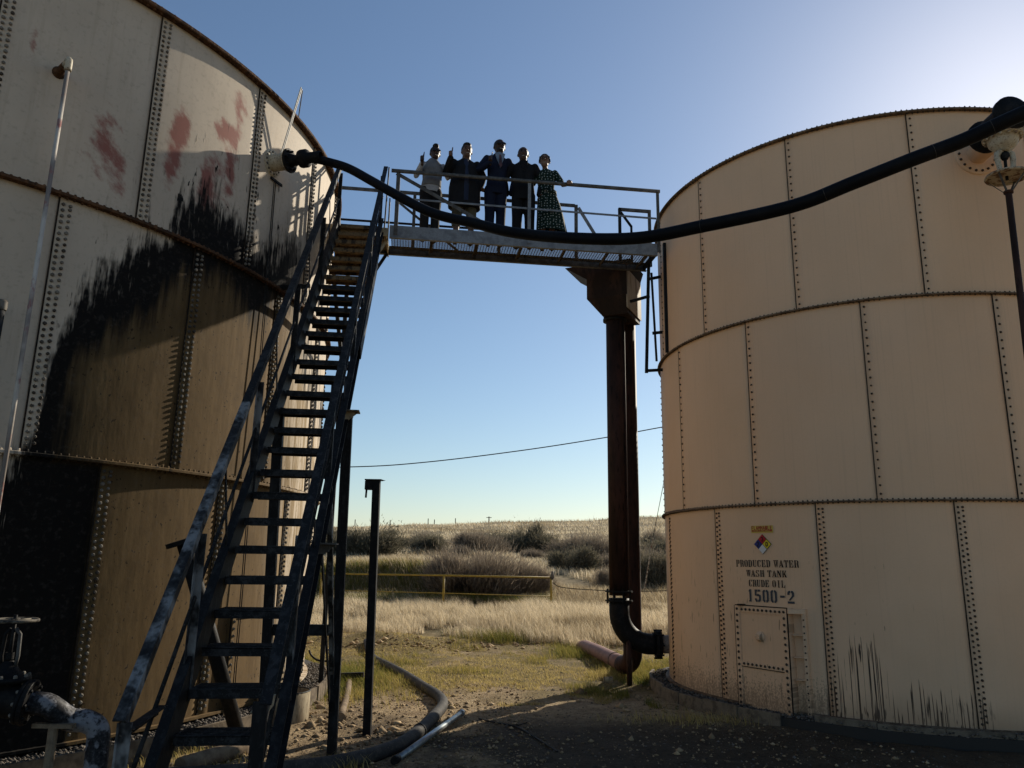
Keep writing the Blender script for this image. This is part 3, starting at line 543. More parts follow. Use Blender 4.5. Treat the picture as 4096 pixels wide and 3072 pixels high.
m = MB(); letters(m, 'FLAMMABLE', GB, rput(-53.15, 2.126, .0165), rad(5.1)*RTR, .048, 10.6); m.build('placard_lettering', M_SGR, pl)
m = MB(); letters(m, 'KEEP FIRE AWAY', GB, rput(-52.6, 2.109, .0205), rad(4.0)*RTR, .010, 11); m.build('placard_small_print', M_SGY, pl)
dm = MB(); cA, cZ, hd = -50.6, 1.949, .122
def dput(u, v, off=.015): return rput(cA, cZ, off)(u, v)
bk = MB(); q = [dput(0, -hd), dput(hd, 0), dput(0, hd), dput(-hd, 0)]; qb = [dput(0, -hd, .009), dput(hd, 0, .009), dput(0, hd, .009), dput(-hd, 0, .009)]
bk.add(q+qb, [(0, 1, 2, 3), (0, 4, 5, 1), (1, 5, 6, 2), (2, 6, 7, 3), (3, 7, 4, 0)]); dia = bk.build('hazard_diamond', M_BLACKPAINT, right)
for (u, v), mt, ch in (((0, .5), M_DR, '3'), ((-.5, 0), M_DB, '2'), ((.5, 0), M_DY, '0'), ((0, -.5), M_DW, '')):
    e = hd*.47; m = MB(); m.add([dput(u*hd, v*hd-e, .018), dput(u*hd+e, v*hd, .018), dput(u*hd, v*hd+e, .018), dput(u*hd-e, v*hd, .018)], [(0, 1, 2, 3)]); qd = m.build('diamond_quarter', mt, dia)
    if ch:
        m = MB(); letters(m, ch, GB, lambda a, b: dput(u*hd-.018+a, v*hd-.03+b, .0205), .036, .058); m.build('digit', M_BLACKPAINT, qd)
# left tank -------------------------------------------------------------------
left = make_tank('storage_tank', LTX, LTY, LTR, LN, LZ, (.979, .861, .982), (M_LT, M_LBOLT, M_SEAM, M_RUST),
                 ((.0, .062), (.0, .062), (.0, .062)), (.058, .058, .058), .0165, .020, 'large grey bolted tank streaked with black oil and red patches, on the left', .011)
for z, mt in ((LZ[1], M_LT), (LZ[2], M_RUST)):
    fl = put_ring(ring_mesh(LTR, z, [(-.02, -.016), (.065, -.016), (.07, -.01), (.07, .012), (.065, .018), (-.02, .018)], 260), LTX, LTY, left, mt, 'joint_flange')
    c = put_ring(rim_bolts(LTR, (z-.016, z+.018), .038, .066, .014, .022, .1, 2.2), LTX, LTY, left, mt, 'flange_bolts', 'stuff'); c.parent = None; setpar(c, fl)
rim = put_ring(ring_mesh(LTR, LZ[3], [(-.05, -.03), (.075, -.03), (.085, -.018), (.085, .012), (.075, .022), (-.05, .022)], 260), LTX, LTY, left, M_RUST, 'roof_rim')
c = put_ring(rim_bolts(LTR, (LZ[3]-.03, LZ[3]+.022), .045, .075, .016, .02, .1, 2.4), LTX, LTY, left, M_RUST, 'rim_bolts', 'stuff'); c.parent = None; setpar(c, rim)
put_ring(ring_mesh(LTR, LZ[0]+.015, [(-.02, -.012), (.06, -.012), (.06, .012), (-.02, .012)], 200), LTX, LTY, left, M_LT, 'base_flange')
put_ring(cone_roof(LTR, LZ[3], .6), LTX, LTY, left, M_LT, 'roof')
cleanout(left, LTX, LTY, LTR, rad(73.0), rad(85.0), .05, 1.10, .05, .09, (M_LT, M_LBOLT, M_SEAM), ribs=False)
LC = Vector((LTX, LTY, 0)); RC = Vector((RTX, RTY, 0))

# ------------------------------------------------------------------ staircase
SP0 = Vector((-1.9026, 4.7654, .6824)); SD = Vector((-.0246, .21648, .2155)); NTR = 27     # left front corner of the lowest tread in view, and one step
SU = Vector((SD.x, SD.y, 0)).normalized(); SR = Vector((SU.y, -SU.x, 0)); SW = .56
def sp(i, s=0.0, up=0.0, fwd=0.0): return SP0+SD*i+SR*s+Vector((0, 0, up))+SU*fwd
I0 = -3.55
stairs = thing('metal_staircase', sp(I0, SW/2, -.02), 'steep open metal staircase black with oil, rising to the footbridge', 'staircase')
slope = SD.normalized(); sup = SR.cross(slope).normalized()
for s, sd_ in ((-.012, -1), (SW+.012, 1)):
    m = MB(); m.channel(sp(I0, s, -.03), sp(NTR+.4, s, -.03), .215, .05, .012, sd_, sup); m.build('stringer', M_STEEL, stairs)
tm = MB(); d0 = .235
tm.box((SW/2, d0/2, -.005), (SW-.012, d0, .010)); tm.box((SW/2, .009, -.030), (SW-.012, .018, .050)); tm.box((SW/2, d0-.009, -.026), (SW-.012, .014, .040))
for k in range(5): tm.box((SW/2, .04+k*.042, .003), (SW-.05, .012, .006))
tme = tm.mesh('tread'); tm2 = tme.copy(); tm2.name = 'tread_tan'
tme.materials.append(M_TREAD); tm2.materials.append(M_TREADT)
rz = math.atan2(SR.y, SR.x)
for i in range(-3, NTR+1):
    o = mobj('tread', tm2 if i > 20 else tme); o.location = sp(i, 0, random.uniform(-.004, .004)); o.rotation_euler = (random.uniform(-.012, .012), random.uniform(-.006, .006), rz); setpar(o, stairs)
def find_i(s, up, py):                                       # step at which a rail over the stringer meets a picture row
    lo, hi = -4.0, 12.0
    for _ in range(40):
        c = (lo+hi)/2; lo, hi = (c, hi) if proj(sp(c, s, up))[1] > py else (lo, c)
    return lo
# handrails: angle-iron rail bent down at the foot, knee rail, posts and slanted struts
for s, side, mt, mw, ib, itop in ((-.03, -1, M_RAIL, M_RAILW, find_i(-.03, .90, 2898), NTR+.3), (SW+.03, 1, M_RAIL, M_RAILW, find_i(SW+.03, .90, 2833), NTR+.2)):
    hr = .90
    b = sp(ib, s, hr); e = sp(itop, s, hr+.02); mid = b.lerp(e, .30 if side < 0 else .0001)
    if side < 0:
        m = MB(); m.angle(b, mid, .062, .010, side, sup); m.build('handrail', mw, stairs, bevel=.002)
        m = MB(); m.angle(mid, e, .062, .010, side, sup); m.build('handrail', mt, stairs, bevel=.002)
        m = MB(); m.beam(b+Vector((0, 0, .01)), b-Vector((0, 0, b.z+.15)), .062, .012, SU); m.beam(b+SR*(-.026)+Vector((0, 0, .01)), b+SR*(-.026)-Vector((0, 0, b.z+.15)), .010, .05, SU); m.build('rail_foot', mw, stairs)
    else:
        m = MB(); m.angle(b, e, .062, .010, side, sup); m.build('handrail', mt, stairs, bevel=.002)
        m = MB(); m.beam(b+Vector((0, 0, .03)), b-Vector((0, 0, b.z+.15)), .07, .035, SU); m.build('rail_foot', M_STEEL, stairs)
    m = MB(); k0 = b-Vector((0, 0, .04)); m.angle(k0, k0+SU*.50+Vector((0, 0, .02)), .05, .008, -side); m.build('foot_bracket', M_RAIL if side < 0 else M_CREAMST, stairs)
    m = MB(); m.rod(sp(ib, s+.02*side, hr-.06), sp(itop, s+.02*side, hr-.06), .016, 8); m.build('upper_rod', M_GALVD, stairs, True)
    m = MB(); m.rod(sp(ib+.4, s, hr*.52), sp(itop, s, hr*.5), .013, 8); m.build('knee_rod', M_RAIL, stairs, True)
    for q in (1.2, 7.2, 13.6, 20.2, 26.4):
        m = MB(); p = sp(q, s+.012*side, -.12); m.angle(p, p+Vector((0, 0, hr+.10)), .05, .008, side, SU); m.build('rail_post', mw if (q < 8 and side < 0) or q == 1.2 else mt, stairs)
    for q in (4.6, 11, 17.6, 23.6):
        m = MB(); m.beam(sp(q, s, .02), sp(q-1.2, s, hr-.04), .035, .008, SR); m.build('rail_strut', mt, stairs)
# legs under the middle of the flight
LI = (7.84-SP0.y)/SD.y; LT_ = 11.7                              # the legs lean back towards the foot of the flight
for s, dz in ((-.03, 0), (SW+.055, 0)):
    t = sp(LT_, s, -.12); f_ = sp(LI, s, 0); f_.z = gz(f_.x, f_.y)-.05
    m = MB(); m.beam(f_, t, .09, .09, SU); m.build('support_leg', M_STEEL, stairs, bevel=.003)
for zz in (1.02,):
    a = sp(LI-.8, -.08, 0); b = sp(LI-.8, SW+.10, 0); a.z = b.z = zz; m = MB(); m.beam(a, b, .07, .10); m.build('cross_brace', M_STEEL, stairs)
a = sp(LI+.15, SW+.045, 0); a.z = .30; b = sp(LI-6.4, SW+.045, -.1); m = MB(); m.angle(a, b, .05, .008); m.build('diagonal_brace', M_RAILW, stairs)
a = sp(LI, SW+.02, 0); a.z = .2; b = sp(LI-8.0, SW+.02, -.1); m = MB(); m.beam(a, b, .06, .012, SR); m.build('diagonal_brace', M_STEEL, stairs)
for q, mt in ((11.5, M_CREAMST), (5.6, M_GALVD)):
    a = sp(q, SW+.03, -.10); m = MB(); m.beam(a, a+SR*.14, .16, .012); m.beam(a+SR*.012-Vector((0, 0, .06)), a+SR*.012, .14, .02); m.prism([(0, 0), (.13, 0), (0, -.11)], a-Vector((0, 0, .007)), SR, Vector((0, 0, 1)), .012); m.build('gusset', mt, stairs)
p0 = sp(LI+2.2, SW+.05, -.12); m = MB(); m.beam(sp(LI+.8, SW+.07, -.06), sp(LI+9, SW+.07, -.06), .02, .17, sup); m.build('side_plate', M_STEEL, stairs)
for s in (.10,):                                        # tall slim leg below the landing
    t = sp(NTR+2.6, s, 0); bz = gz(t.x, t.y)-.05; m = MB(); m.box((t.x, t.y, (6.38+bz)/2), (.06, .06, 6.38-bz), rz); m.build('landing_leg', M_STEEL, stairs)
    a = sp(NTR-5, s, -.15); b = Vector((t.x, t.y, 4.5)); m = MB(); m.beam(a, b, .05, .05); m.build('landing_strut', M_STEEL, stairs)

# ------------------------------------------------------------------ footbridge
ZW = 6.45; WA = Vector((-1.896, 10.965, ZW)); WB = Vector((2.276, 11.509, ZW)); WU = (WB-WA).normalized(); WN = Vector((-WU.y, WU.x, 0)); WL = (WB-WA).length; WW = .69
def wp(s, t=0.0, z=0.0): return WA+WU*s+WN*t+Vector((0, 0, z))
bridge = thing('footbridge', wp(WL/2, WW/2, 0), 'galvanised footbridge with railings spanning from staircase to tan tank', 'footbridge')
wrz = math.atan2(WU.y, WU.x)
m = MB(); m.channel(wp(0, .004, .10), wp(WL, .004, .10), .20, .045, .008, -1); m.build('near_beam', M_GALV, bridge)
m = MB(); m.channel(wp(-.95, WW, .06), wp(WL+.02, WW, .06), .14, .045, .008, 1); m.build('far_beam', M_GALVD, bridge)
LSX = -.93
gr = MB(); zt = .075
s = .03
while s < WL-.02: gr.beam(wp(s, .05, zt), wp(s, WW-.05, zt), .009, .005); s += .0435
t = .055
while t < WW-.05: gr.beam(wp(.02, t, zt+.006), wp(WL-.02, t, zt+.004), .010, .005); t += .031
gr.build('grating', M_GRATE, bridge)
for s in (.62, 1.32, 2.02, 2.72, 3.42, 4.05):
    m = MB(); m.angle(wp(s, .04, .04), wp(s, WW-.03, .04), .055, .006); m.build('joist', M_GRATE, bridge)
m = MB(); m.beam(wp(WL-.02, .02, .05), wp(WL-.02, WW, .05), .03, .09); m.build('end_beam', M_STEEL, bridge)
# near railing
RH = 1.10
m = MB(); m.tube([wp(-.02, .0, RH), wp(WL+.06, .0, RH)], .024, 10); m.beam(wp(-.02, -.024, RH-.0), wp(WL+.06, -.024, RH), .012, .05); m.build('top_rail', M_GALVD, bridge, True)
m = MB(); m.beam(wp(.02, .02, .66), wp(WL+.0, .02, .64), .012, .030); m.build('middle_rail', M_GALV, bridge)
m = MB(); m.beam(wp(.06, .008, RH-.03), wp(1.40, .008, .36), .012, .055); m.build('diagonal_brace', M_GALVD, bridge)
for s, mt, w_ in ((.09, M_GALVD, .06), (2.14, M_GALV, .05), (WL+.02, M_GALVD, .05)):
    m = MB(); m.angle(wp(s, -.012, .05), wp(s, -.012, RH+.0), w_, .007, 1, WU); m.build('rail_post', mt, bridge)
m = MB(); m.beam(wp(-.085, .01, -.02), wp(-.06, .01, RH+.05), .062, .02, WU); m.build('corner_post', M_RAILW, bridge)
m = MB(); m.beam(wp(-.02, -.02, -.06), wp(-.02, -.02, .62), .055, .02, WU); m.build('corner_post', M_CREAMST, bridge)
# far railing, in two lengths with the gap over the riser box
m = MB(); m.beam(wp(LSX, WW, RH), wp(3.02, WW, RH-.01), .03, .05); m.build('far_top_rail', M_GALVD, bridge)
m = MB(); m.beam(wp(LSX, WW, .55), wp(3.02, WW, .55), .012, .035); m.build('far_middle_rail', M_STEEL, bridge)
for s, mt in ((LSX+.02, M_STEEL), (.35, M_GALVD), (1.75, M_GALVD), (3.04, M_GALVD)):
    m = MB(); m.beam(wp(s, WW, .1), wp(s, WW, RH), .05, .05, WU); m.build('far_post', mt, bridge)
m = MB(); m.beam(wp(3.08, WW, RH-.04), wp(3.55, WW+.02, .30), .055, .012, WN); m.build('far_strut', M_GALV, bridge)
m = MB(); m.beam(wp(.05, WW-.01, .95), wp(1.1, WW-.01, .12), .04, .01, WN); m.build('far_strut', M_GALVD, bridge)
for s in (3.80, 4.32):
    m = MB(); m.beam(wp(s, WW+.03, .1), wp(s, WW+.03, RH+.02), .045, .045, WU); m.build('gate_post', M_STEEL if s < 4 else M_GALVD, bridge)
m = MB(); m.beam(wp(3.78, WW+.03, RH), wp(4.345, WW+.03, RH), .04, .05); m.build('gate_rail', M_GALVD, bridge)
m = MB(); m.beam(wp(3.82, WW+.03, RH-.05), wp(4.0, WW+.03, .80), .04, .02, WN); m.beam(wp(4.0, WW+.03, .81), wp(4.0, WW+.03, .1), .04, .03, WU); m.build('gate_strut', M_STEEL, bridge)
# landing at the head of the stairs
m = MB(); s = LSX
lz = .065
while s < -.03: m.beam(wp(s, -.12, lz), wp(s, WW, lz), .016, .010); s += .045
t = -.10
while t < WW: m.beam(wp(LSX, t, lz+.006), wp(-.03, t, lz+.006), .017, .010); t += .034
m.build('landing_grating', M_TREADT, bridge)
for a, b in ((wp(LSX, -.14, .02), wp(-.03, -.14, .02)), (wp(LSX, -.14, .02), wp(LSX, WW, .02)), (wp(-.03, -.14, .02), wp(-.03, WW, .02))):
    m = MB(); m.beam(a, b, .02, .13); m.build('landing_edge', M_CREAMST, bridge)
m = MB(); m.beam(wp(LSX-.02, -.10, .05), wp(LSX-.02, -.10, RH+.02), .05, .05, WU); m.build('landing_post', M_RAIL, bridge)
m = MB(); m.beam(wp(LSX-.02, -.10, RH), wp(LSX, WW, RH), .04, .05); m.build('landing_rail', M_RAIL, bridge)
m = MB(); m.beam(wp(-.05, .05, -.05), wp(-.42, -.2, -.85), .05, .04); m.build('knee_brace', M_CREAMST, bridge)
m = MB(); m.beam(wp(-.05, .55, -.05), wp(-.42, .3, -.85), .05, .04); m.build('knee_brace', M_STEEL, bridge)

# ------------------------------------------------------------------ overhead hose between the tanks
hp = LC+on(LTR, rad(73.3), 6.49, 0); hn = nrm(rad(73.3))
noz = thing('tank_nozzle', hp, 'cream flanged nozzle high on the grey tank where the black hose starts', 'nozzle')
m = MB(); m.lathe(hp-hn*.01, hn, [(0, .17), (.025, .17), (.03, .15), (.03, .105)], 28); m.build('reinforcing_pad', M_CREAM, noz, True)
m = MB()
for i in range(14):
    a = 2*PI*i/14; m.bolt(hp+hn*.015+(Vector((-hn.y, hn.x, 0))*math.cos(a)+Vector((0, 0, 1))*math.sin(a))*.14, hn, .014, .018)
m.build('pad_bolts', M_LBOLT, noz)
m = MB(); m.lathe(hp, hn, [(0, .105), (.2, .105), (.2, .10), (.21, .13), (.235, .13), (.235, .0)], 24); m.build('neck', M_CREAM, noz, True)
H = [hp+hn*.36, hp+hn*.52]
for q in ((1322, 650, 9.52), (1395, 674, 9.35), (1480, 722, 9.05), (1570, 772, 8.75), (1732, 850, 8.3), (1895, 893, 7.85), (2058, 925, 7.45), (2302, 954, 7.0), (2546, 949, 6.7), (2807, 909, 6.45), (3164, 820, 6.15), (3404, 738, 5.98), (3647, 646, 5.8), (3842, 561, 5.68), (4023, 484, 5.55), (4220, 395, 5.45)): H.append(atf(*q))
H = [p+Vector((random.uniform(-.02, .02), random.uniform(-.03, .03), random.uniform(-.008, .008))) if 3 < i < 16 else p for i, p in enumerate(H)]
end = H[-1]; vv = Vector((5.75, 7.82, 6.66))
H += [end+Vector((.8, .0, .42)), end+Vector((1.7, .25, .95)), Vector((6.1, 5.7, 6.75)), Vector((6.7, 6.6, 7.15)), Vector((6.62, 7.3, 7.05)), Vector((6.25, 7.65, 6.88)), Vector((5.95, 7.74, 6.74))]
hose = thing('transfer_hose', hp+hn*.24, 'thick black hose hanging in a long sag between the two tanks', 'hose')
m = MB(); pts = catmull(H, 10); m.tube(pts, .0535, 14); m.build('hose_body', M_HOSE, hose, True)
m = MB(); m.disc(hp+hn*.238, hn, .150, .03, 28)
for i in range(8):
    a = 2*PI*i/8; m.bolt(hp+hn*.267+(Vector((-hn.y, hn.x, 0))*math.cos(a)+Vector((0, 0, 1))*math.sin(a))*.118, hn, .016, .03)
m.build('end_flange', M_BLKIRON, hose)
m = MB(); m.lathe(hp+hn*.265, hn, [(0, .085), (.08, .06), (.14, .06), (.14, .105), (.16, .112), (.23, .112), (.25, .10), (.25, .068), (.42, .066), (.43, .054)], 24); m.build('coupling', M_BLKIRON, hose, True)
m = MB(); vd = (Vector((6.25, 7.65, 6.88))-Vector((5.95, 7.74, 6.74))).normalized()
m.lathe(Vector((5.93, 7.745, 6.73)), vd, [(-.1, .16), (-.07, .17), (-.02, .17), (0, .15), (.0, .12), (.10, .115), (.12, .13), (.19, .13), (.21, .09), (.4, .085), (.42, .055)], 22); m.build('coupling', M_BLKIRON, hose, True)
m = MB()
for f_ in (.46, .52, .60, .655, .70):
    i = int(f_*len(pts)); c_ = pts[i]; d_ = (pts[i+1]-pts[i-1]).normalized(); m.torus(c_, d_, .0535, .0022, 18, 5)
m.build('hose_marks', M_GROUNDHOSE, hose)['kind'] = 'stuff'

# ------------------------------------------------------------------ gate valve hanging under the hose on the right tank
rv = RC+on(RTR, 0.0, 6.70, 0); vx = Vector((5.60, 7.98, 0))
nz = thing('tank_nozzle', rv, 'round bolted nozzle pad on the tan tank behind the hanging valve', 'nozzle')
m = MB(); m.lathe(rv+Vector((0, .01, 0)), (0, -1, 0), [(0, .27), (.03, .27), (.034, .25), (.034, .13)], 32); m.build('reinforcing_pad', M_RT, nz, True)
m = MB()
for i in range(18):
    a = 2*PI*i/18; m.bolt(rv+Vector((math.cos(a)*.225, -.024, math.sin(a)*.225)), (0, -1, 0), .017, .018)
m.build('pad_bolts', M_RBOLT, nz)
m = MB(); m.lathe(rv, (0, -1, 0), [(0, .13), (.38, .13), (.38, .20), (.43, .20), (.43, .1)], 26); m.build('neck', M_RT, nz, True)
vc = Vector((5.56, 7.98, 6.62))
valve = thing('gate_valve', vc, 'cream and rust gate valve hung upside down under the hose with a long rod', 'valve')
m = MB(); m.lathe(vc+Vector((0, .34, .06)), (0, -1, 0), [(0, .20), (.05, .20), (.05, .14), (.2, .15), (.5, .15), (.5, .2), (.55, .2), (.55, .0)], 26); m.build('body', M_BLKIRON, valve, True)
dn = Vector((-.03, .0, -1)).normalized()
m = MB(); m.lathe(vc+Vector((0, 0, .02)), dn, [(0, .135), (.10, .135), (.10, .20), (.125, .207), (.165, .207), (.17, .19), (.17, .16), (.24, .15), (.29, .11), (.315, .06), (.33, .055), (.33, 0)], 30); m.build('bonnet', M_CREAM, valve, True)
m = MB(); m.lathe(vc+Vector((0, 0, .02))+dn*.101, dn, [(0, .2085), (.012, .2095), (.05, .2095), (.062, .2085)], 30)
for i in range(14):
    a = 2*PI*i/14; m.bolt(vc+Vector((0, 0, .02))+dn*.168+Vector((math.cos(a)*.18, math.sin(a)*.18, 0)), dn, .017, .024)
m.build('bonnet_bolts', M_CREAMR, valve)
for sg in (-1, 1):
    b0 = vc+dn*.30; m = MB(); m.tube([b0+Vector((.03*sg, 0, 0)), b0+Vector((.085*sg, 0, -.04)), b0+Vector((.09*sg, 0, -.10)), b0+Vector((.07*sg, 0, -.27)), b0+Vector((.05*sg, 0, -.30))], [.03, .034, .032, .026, .026], 10); m.build('yoke_arm', M_CREAM, valve, True)
m = MB(); m.rod(vc+dn*.30, vc+dn*.66, .017, 10); m.lathe(vc+dn*.33, dn, [(0, .045), (.04, .05), (.08, .03)], 12); m.build('stem', M_BLKIRON, valve, True)
wc_ = vc+dn*.62; m = MB(); m.torus(wc_, dn, .205, .017, 32, 8); m.lathe(wc_+dn*(-.012), dn, [(0, 0), (0, .205), (.008, .205), (.008, 0)], 30); m.build('handwheel', M_CREAMR, valve)
hub = wc_+dn*.20
for i in range(4):
    a = .6+i*PI/2; m = MB(); m.beam(wc_+Vector((math.cos(a)*.195, math.sin(a)*.195, 0)), hub+Vector((math.cos(a)*.03, math.sin(a)*.03, 0)), .022, .008, (0, 0, 1)); m.build('wheel_strap', M_GALVD, valve)
rb = Vector((5.42, 8.0, .05)); m = MB(); m.lathe(hub-dn*.02, dn, [(0, .05), (.025, .05), (.03, .038)], 12); m.rod(hub, rb, .034, 12); m.build('extension_rod', M_PIPERED, valve, True)

# ------------------------------------------------------------------ riser: rusty box on two pipes below the bridge
P1 = Vector((1.73, 12.6, 0)); P2 = Vector((2.0, 13.05, 0)); pr = .152
bu = Vector((.905, -.425, 0)); bv = Vector((.425, .905, 0)); bo = Vector((1.24, 12.44, 0))
riser = thing('gas_riser', (P1.x, P1.y, gz(P1.x, P1.y)), 'rusty steel box on two tall riser pipes under the footbridge end', 'pipework')
def bp(a, b, z): return bo+bu*a+bv*b+Vector((0, 0, z))
bw, bd, z_t, z_b = .70, .86, 6.64, 6.03
def quad(name, pts, mat, par, th=.012):
    m = MB(); a, b, c, d = [Vector(p) for p in pts]; nn = (b-a).cross(d-a).normalized()*th
    m.add([a, b, c, d, a-nn, b-nn, c-nn, d-nn], [(0, 1, 2, 3), (7, 6, 5, 4), (0, 4, 5, 1), (1, 5, 6, 2), (2, 6, 7, 3), (3, 7, 4, 0)]); return m.build(name, mat, par)
quad('box_side', (bp(0, 0, z_b), bp(bw, 0, z_b), bp(bw, 0, z_t), bp(0, 0, z_t)), M_BOX, riser)
quad('box_side', (bp(bw, .013, z_b-.22), bp(bw, bd, z_b-.22), bp(bw, bd, z_t), bp(bw, .013, z_t)), M_BOXPALE, riser)
quad('box_side', (bp(0, bd, z_b), bp(0, .013, z_b), bp(0, .013, z_t), bp(0, bd, z_t)), M_BOX, riser)
quad('box_side', (bp(bw-.013, bd, z_b), bp(.013, bd, z_b), bp(.013, bd, z_t), bp(bw-.013, bd, z_t)), M_BOX, riser)
m = MB(); q = [bp(0, 0, z_b-.002), bp(bw-.014, 0, z_b-.002), bp(bw-.014, bd-.014, z_b-.002), bp(0, bd-.014, z_b-.002)]; q2 = [bp(.24, .10, z_b-.30), bp(bw-.016, .10, z_b-.30), bp(bw-.016, bd-.05, z_b-.30), bp(.24, bd-.05, z_b-.30)]
m.add(q+q2, [(0, 1, 2, 3), (4, 7, 6, 5), (0, 4, 5, 1), (1, 5, 6, 2), (2, 6, 7, 3), (3, 7, 4, 0)]); m.build('hopper_bottom', M_BOX, riser)
m = MB(); m.add([bp(-.42, .06, z_t+.03), bp(bw+.05, .06, z_t+.03), bp(bw+.05, bd, z_t+.03), bp(-.42, bd, z_t+.03), bp(.0, .06, z_t-.25), bp(bw-.03, .06, z_t-.25), bp(bw-.03, bd-.03, z_t-.25), bp(.0, bd-.03, z_t-.25)], [(0, 1, 2, 3), (4, 7, 6, 5), (0, 4, 5, 1), (1, 5, 6, 2), (2, 6, 7, 3), (3, 7, 4, 0)]); m.build('box_collar', M_BOX, riser)
ctop = z_b-.28
m = MB(); m.tube([P1+Vector((0, 0, ctop)), P1+Vector((0, 0, 1.2))], pr, 24); m.build('riser_pipe', M_PIPERED, riser, True)
m = MB(); m.lathe(P1+Vector((0, 0, ctop+.03)), (0, 0, -1), [(0, .19), (.05, .19), (.05, .2), (.09, .2), (.09, .15)], 26); m.build('pipe_flange', M_BLKIRON, riser, True)
el = [P1+Vector((0, 0, 1.16))]+[P1+Vector((.47-.47*math.cos(t), 0, .95-.0-.47*math.sin(t))) for t in np.linspace(0, PI/2, 12)]+[P1+Vector((.55, 0, .48))]
m = MB(); m.tube(el, pr+.004, 24); m.build('elbow', M_BLKIRON, riser, True)
m = MB()
for zz in (1.12, 1.26): m.lathe(P1+Vector((0, 0, zz-.012)), (0, 0, 1), [(0, .15), (0, .215), (.024, .215), (.024, .15)], 26)
for i in range(8):
    a = i*PI/4+.2; m.rod(P1+Vector((math.cos(a)*.19, math.sin(a)*.19, 1.08)), P1+Vector((math.cos(a)*.19, math.sin(a)*.19, 1.30)), .012, 6)
m.build('pipe_coupling', M_BLKIRON, riser)
m = MB(); m.rod(P1+Vector((.135, -.10, 1.28)), P1+Vector((.135, -.10, ctop)), .016, 8); m.build('slim_pipe', M_PIPERED, riser, True)
fx = P1+Vector((.55, 0, .48)); m = MB(); m.lathe(fx, (1, 0, 0), [(0, .15), (0, .20), (.035, .215), (.05, .20), (.06, .215), (.09, .2), (.09, .15)], 26)
for i in range(8): a = i*PI/4; m.rod(fx+Vector((-.02, math.cos(a)*.205, math.sin(a)*.205)), fx+Vector((.11, math.cos(a)*.205, math.sin(a)*.205)), .016, 6)
m.build('side_flange', M_BLKIRON, riser)
m = MB(); m.tube([fx+Vector((.09, 0, 0)), fx+Vector((.34, 0, 0))], .135, 20); m.build('tank_stub', M_TANPIPE, riser, True)
m = MB(); m.tube([P2+Vector((0, 0, ctop+.05)), P2+Vector((0, 0, .3))]+[P2+Vector((-.20*(1-math.cos(t))*.6, .35*(1-math.cos(t)), .3-.22*math.sin(t))) for t in np.linspace(.15, PI/2, 8)], pr-.002, 22); m.build('riser_pipe', M_PIPERED, riser, True)
g_ = Vector((1.86, 12.5, 0)); m = MB(); m.tube([Vector((1.86, 12.5, .62)), Vector((1.86, 12.5, gz(1.86, 12.5)-.06))], .042, 12); m.build('prop_post', M_PIPERED, riser, True)
pk = thing('buried_pipe', (1.9, 14.2, gz(1.9, 14.2)), 'pink painted pipe lying half buried in grass behind the riser', 'pipe')
m = MB(); m.tube([Vector((1.95, 13.42, .06)), Vector((1.88, 14.0, .06)), Vector((1.74, 15.6, .04)), Vector((1.62, 17.0, .0)), Vector((1.58, 17.5, -.06))], .125, 20); m.build('pipe_run', M_PINK, pk, True)
m = MB(); m.torus(Vector((1.86, 14.15, .06)), (.1, -1, 0), .127, .006, 24, 6); m.build('weld_band', M_GALVD, pk)
# bracket frame between riser and right tank
br = thing('bracket_frame', (2.22, 12.15, 4.6), 'dark slender steel bracket frame bolted between riser box and tan tank', 'bracket')
m = MB(); m.beam((2.20, 11.9, 6.45), (2.175, 12.2, 4.70), .05, .03, (0, 1, 0)); m.build('upright', M_STEEL, br)
m = MB(); m.beam((2.26, 12.0, 6.35), (2.345, 12.2, 4.90), .035, .02, (0, 1, 0)); m.build('slanted_bar', M_STEEL, br)
for p, q in (((1.95, 12.3, 5.95), (2.25, 12.15, 6.0)), ((2.26, 12.15, 6.30), (2.44, 12.15, 6.34)), ((2.28, 12.15, 5.36), (2.44, 12.15, 5.38)), ((2.18, 12.2, 4.74), (2.44, 12.2, 4.76))):
    m = MB(); m.beam(p, q, .03, .045); m.build('tie_bar', M_STEEL, br)
m = MB(); m.beam((2.43, 11.72, 6.75), (2.43, 11.75, 4.93), .05, .06, (0, 1, 0)); m.build('tank_upright', M_STEEL, br)

# ------------------------------------------------------------------ things on and by the left tank
a_s = rad(47.3); s0 = LC+on(LTR, a_s, 6.14, 0); sn = nrm(a_s); s1 = s0+sn*.28+Vector((0, 0, .02))
sam = thing('sample_pipe', (s1.x, s1.y, gz(s1.x, s1.y)), 'thin pale pipe dropping down the grey tank from a short stub', 'pipe')
m = MB(); m.lathe(s0-sn*.01, sn, [(0, .06), (.03, .06), (.04, .04), (.2, .035)], 14); m.build('stub', M_RUST, sam, True)
m = MB(); m.tube(catmull([s0+sn*.18, s0+sn*.25+Vector((0, 0, .012)), s1+Vector((0, 0, -.02)), s1-Vector((0, 0, .12))], 5), .032, 10); m.build('elbow', M_CREAM, sam, True)
m = MB(); m.rod(s1-Vector((0, 0, .10)), Vector((s1.x+.02, s1.y, gz(s1.x, s1.y)-.05)), .019, 8); m.build('down_pipe', patchy('sample_pipe_paint', (.52, .48, .42), (.20, .17, .15), 2, .42, .6, .5, c=(.25, .06, .06), sz=.6), sam, True)
a2 = rad(45.7); q0 = LC+on(LTR, a2, 0, .16); p2 = thing('capped_pipe', (q0.x, q0.y, gz(q0.x, q0.y)), 'capped grey standpipe against the grey tank at the left picture edge', 'pipe')
m = MB(); m.tube([Vector((q0.x, q0.y, gz(q0.x, q0.y)-.05)), Vector((q0.x, q0.y, 3.72))], .03, 10); m.build('standpipe', M_RAILW, p2, True)
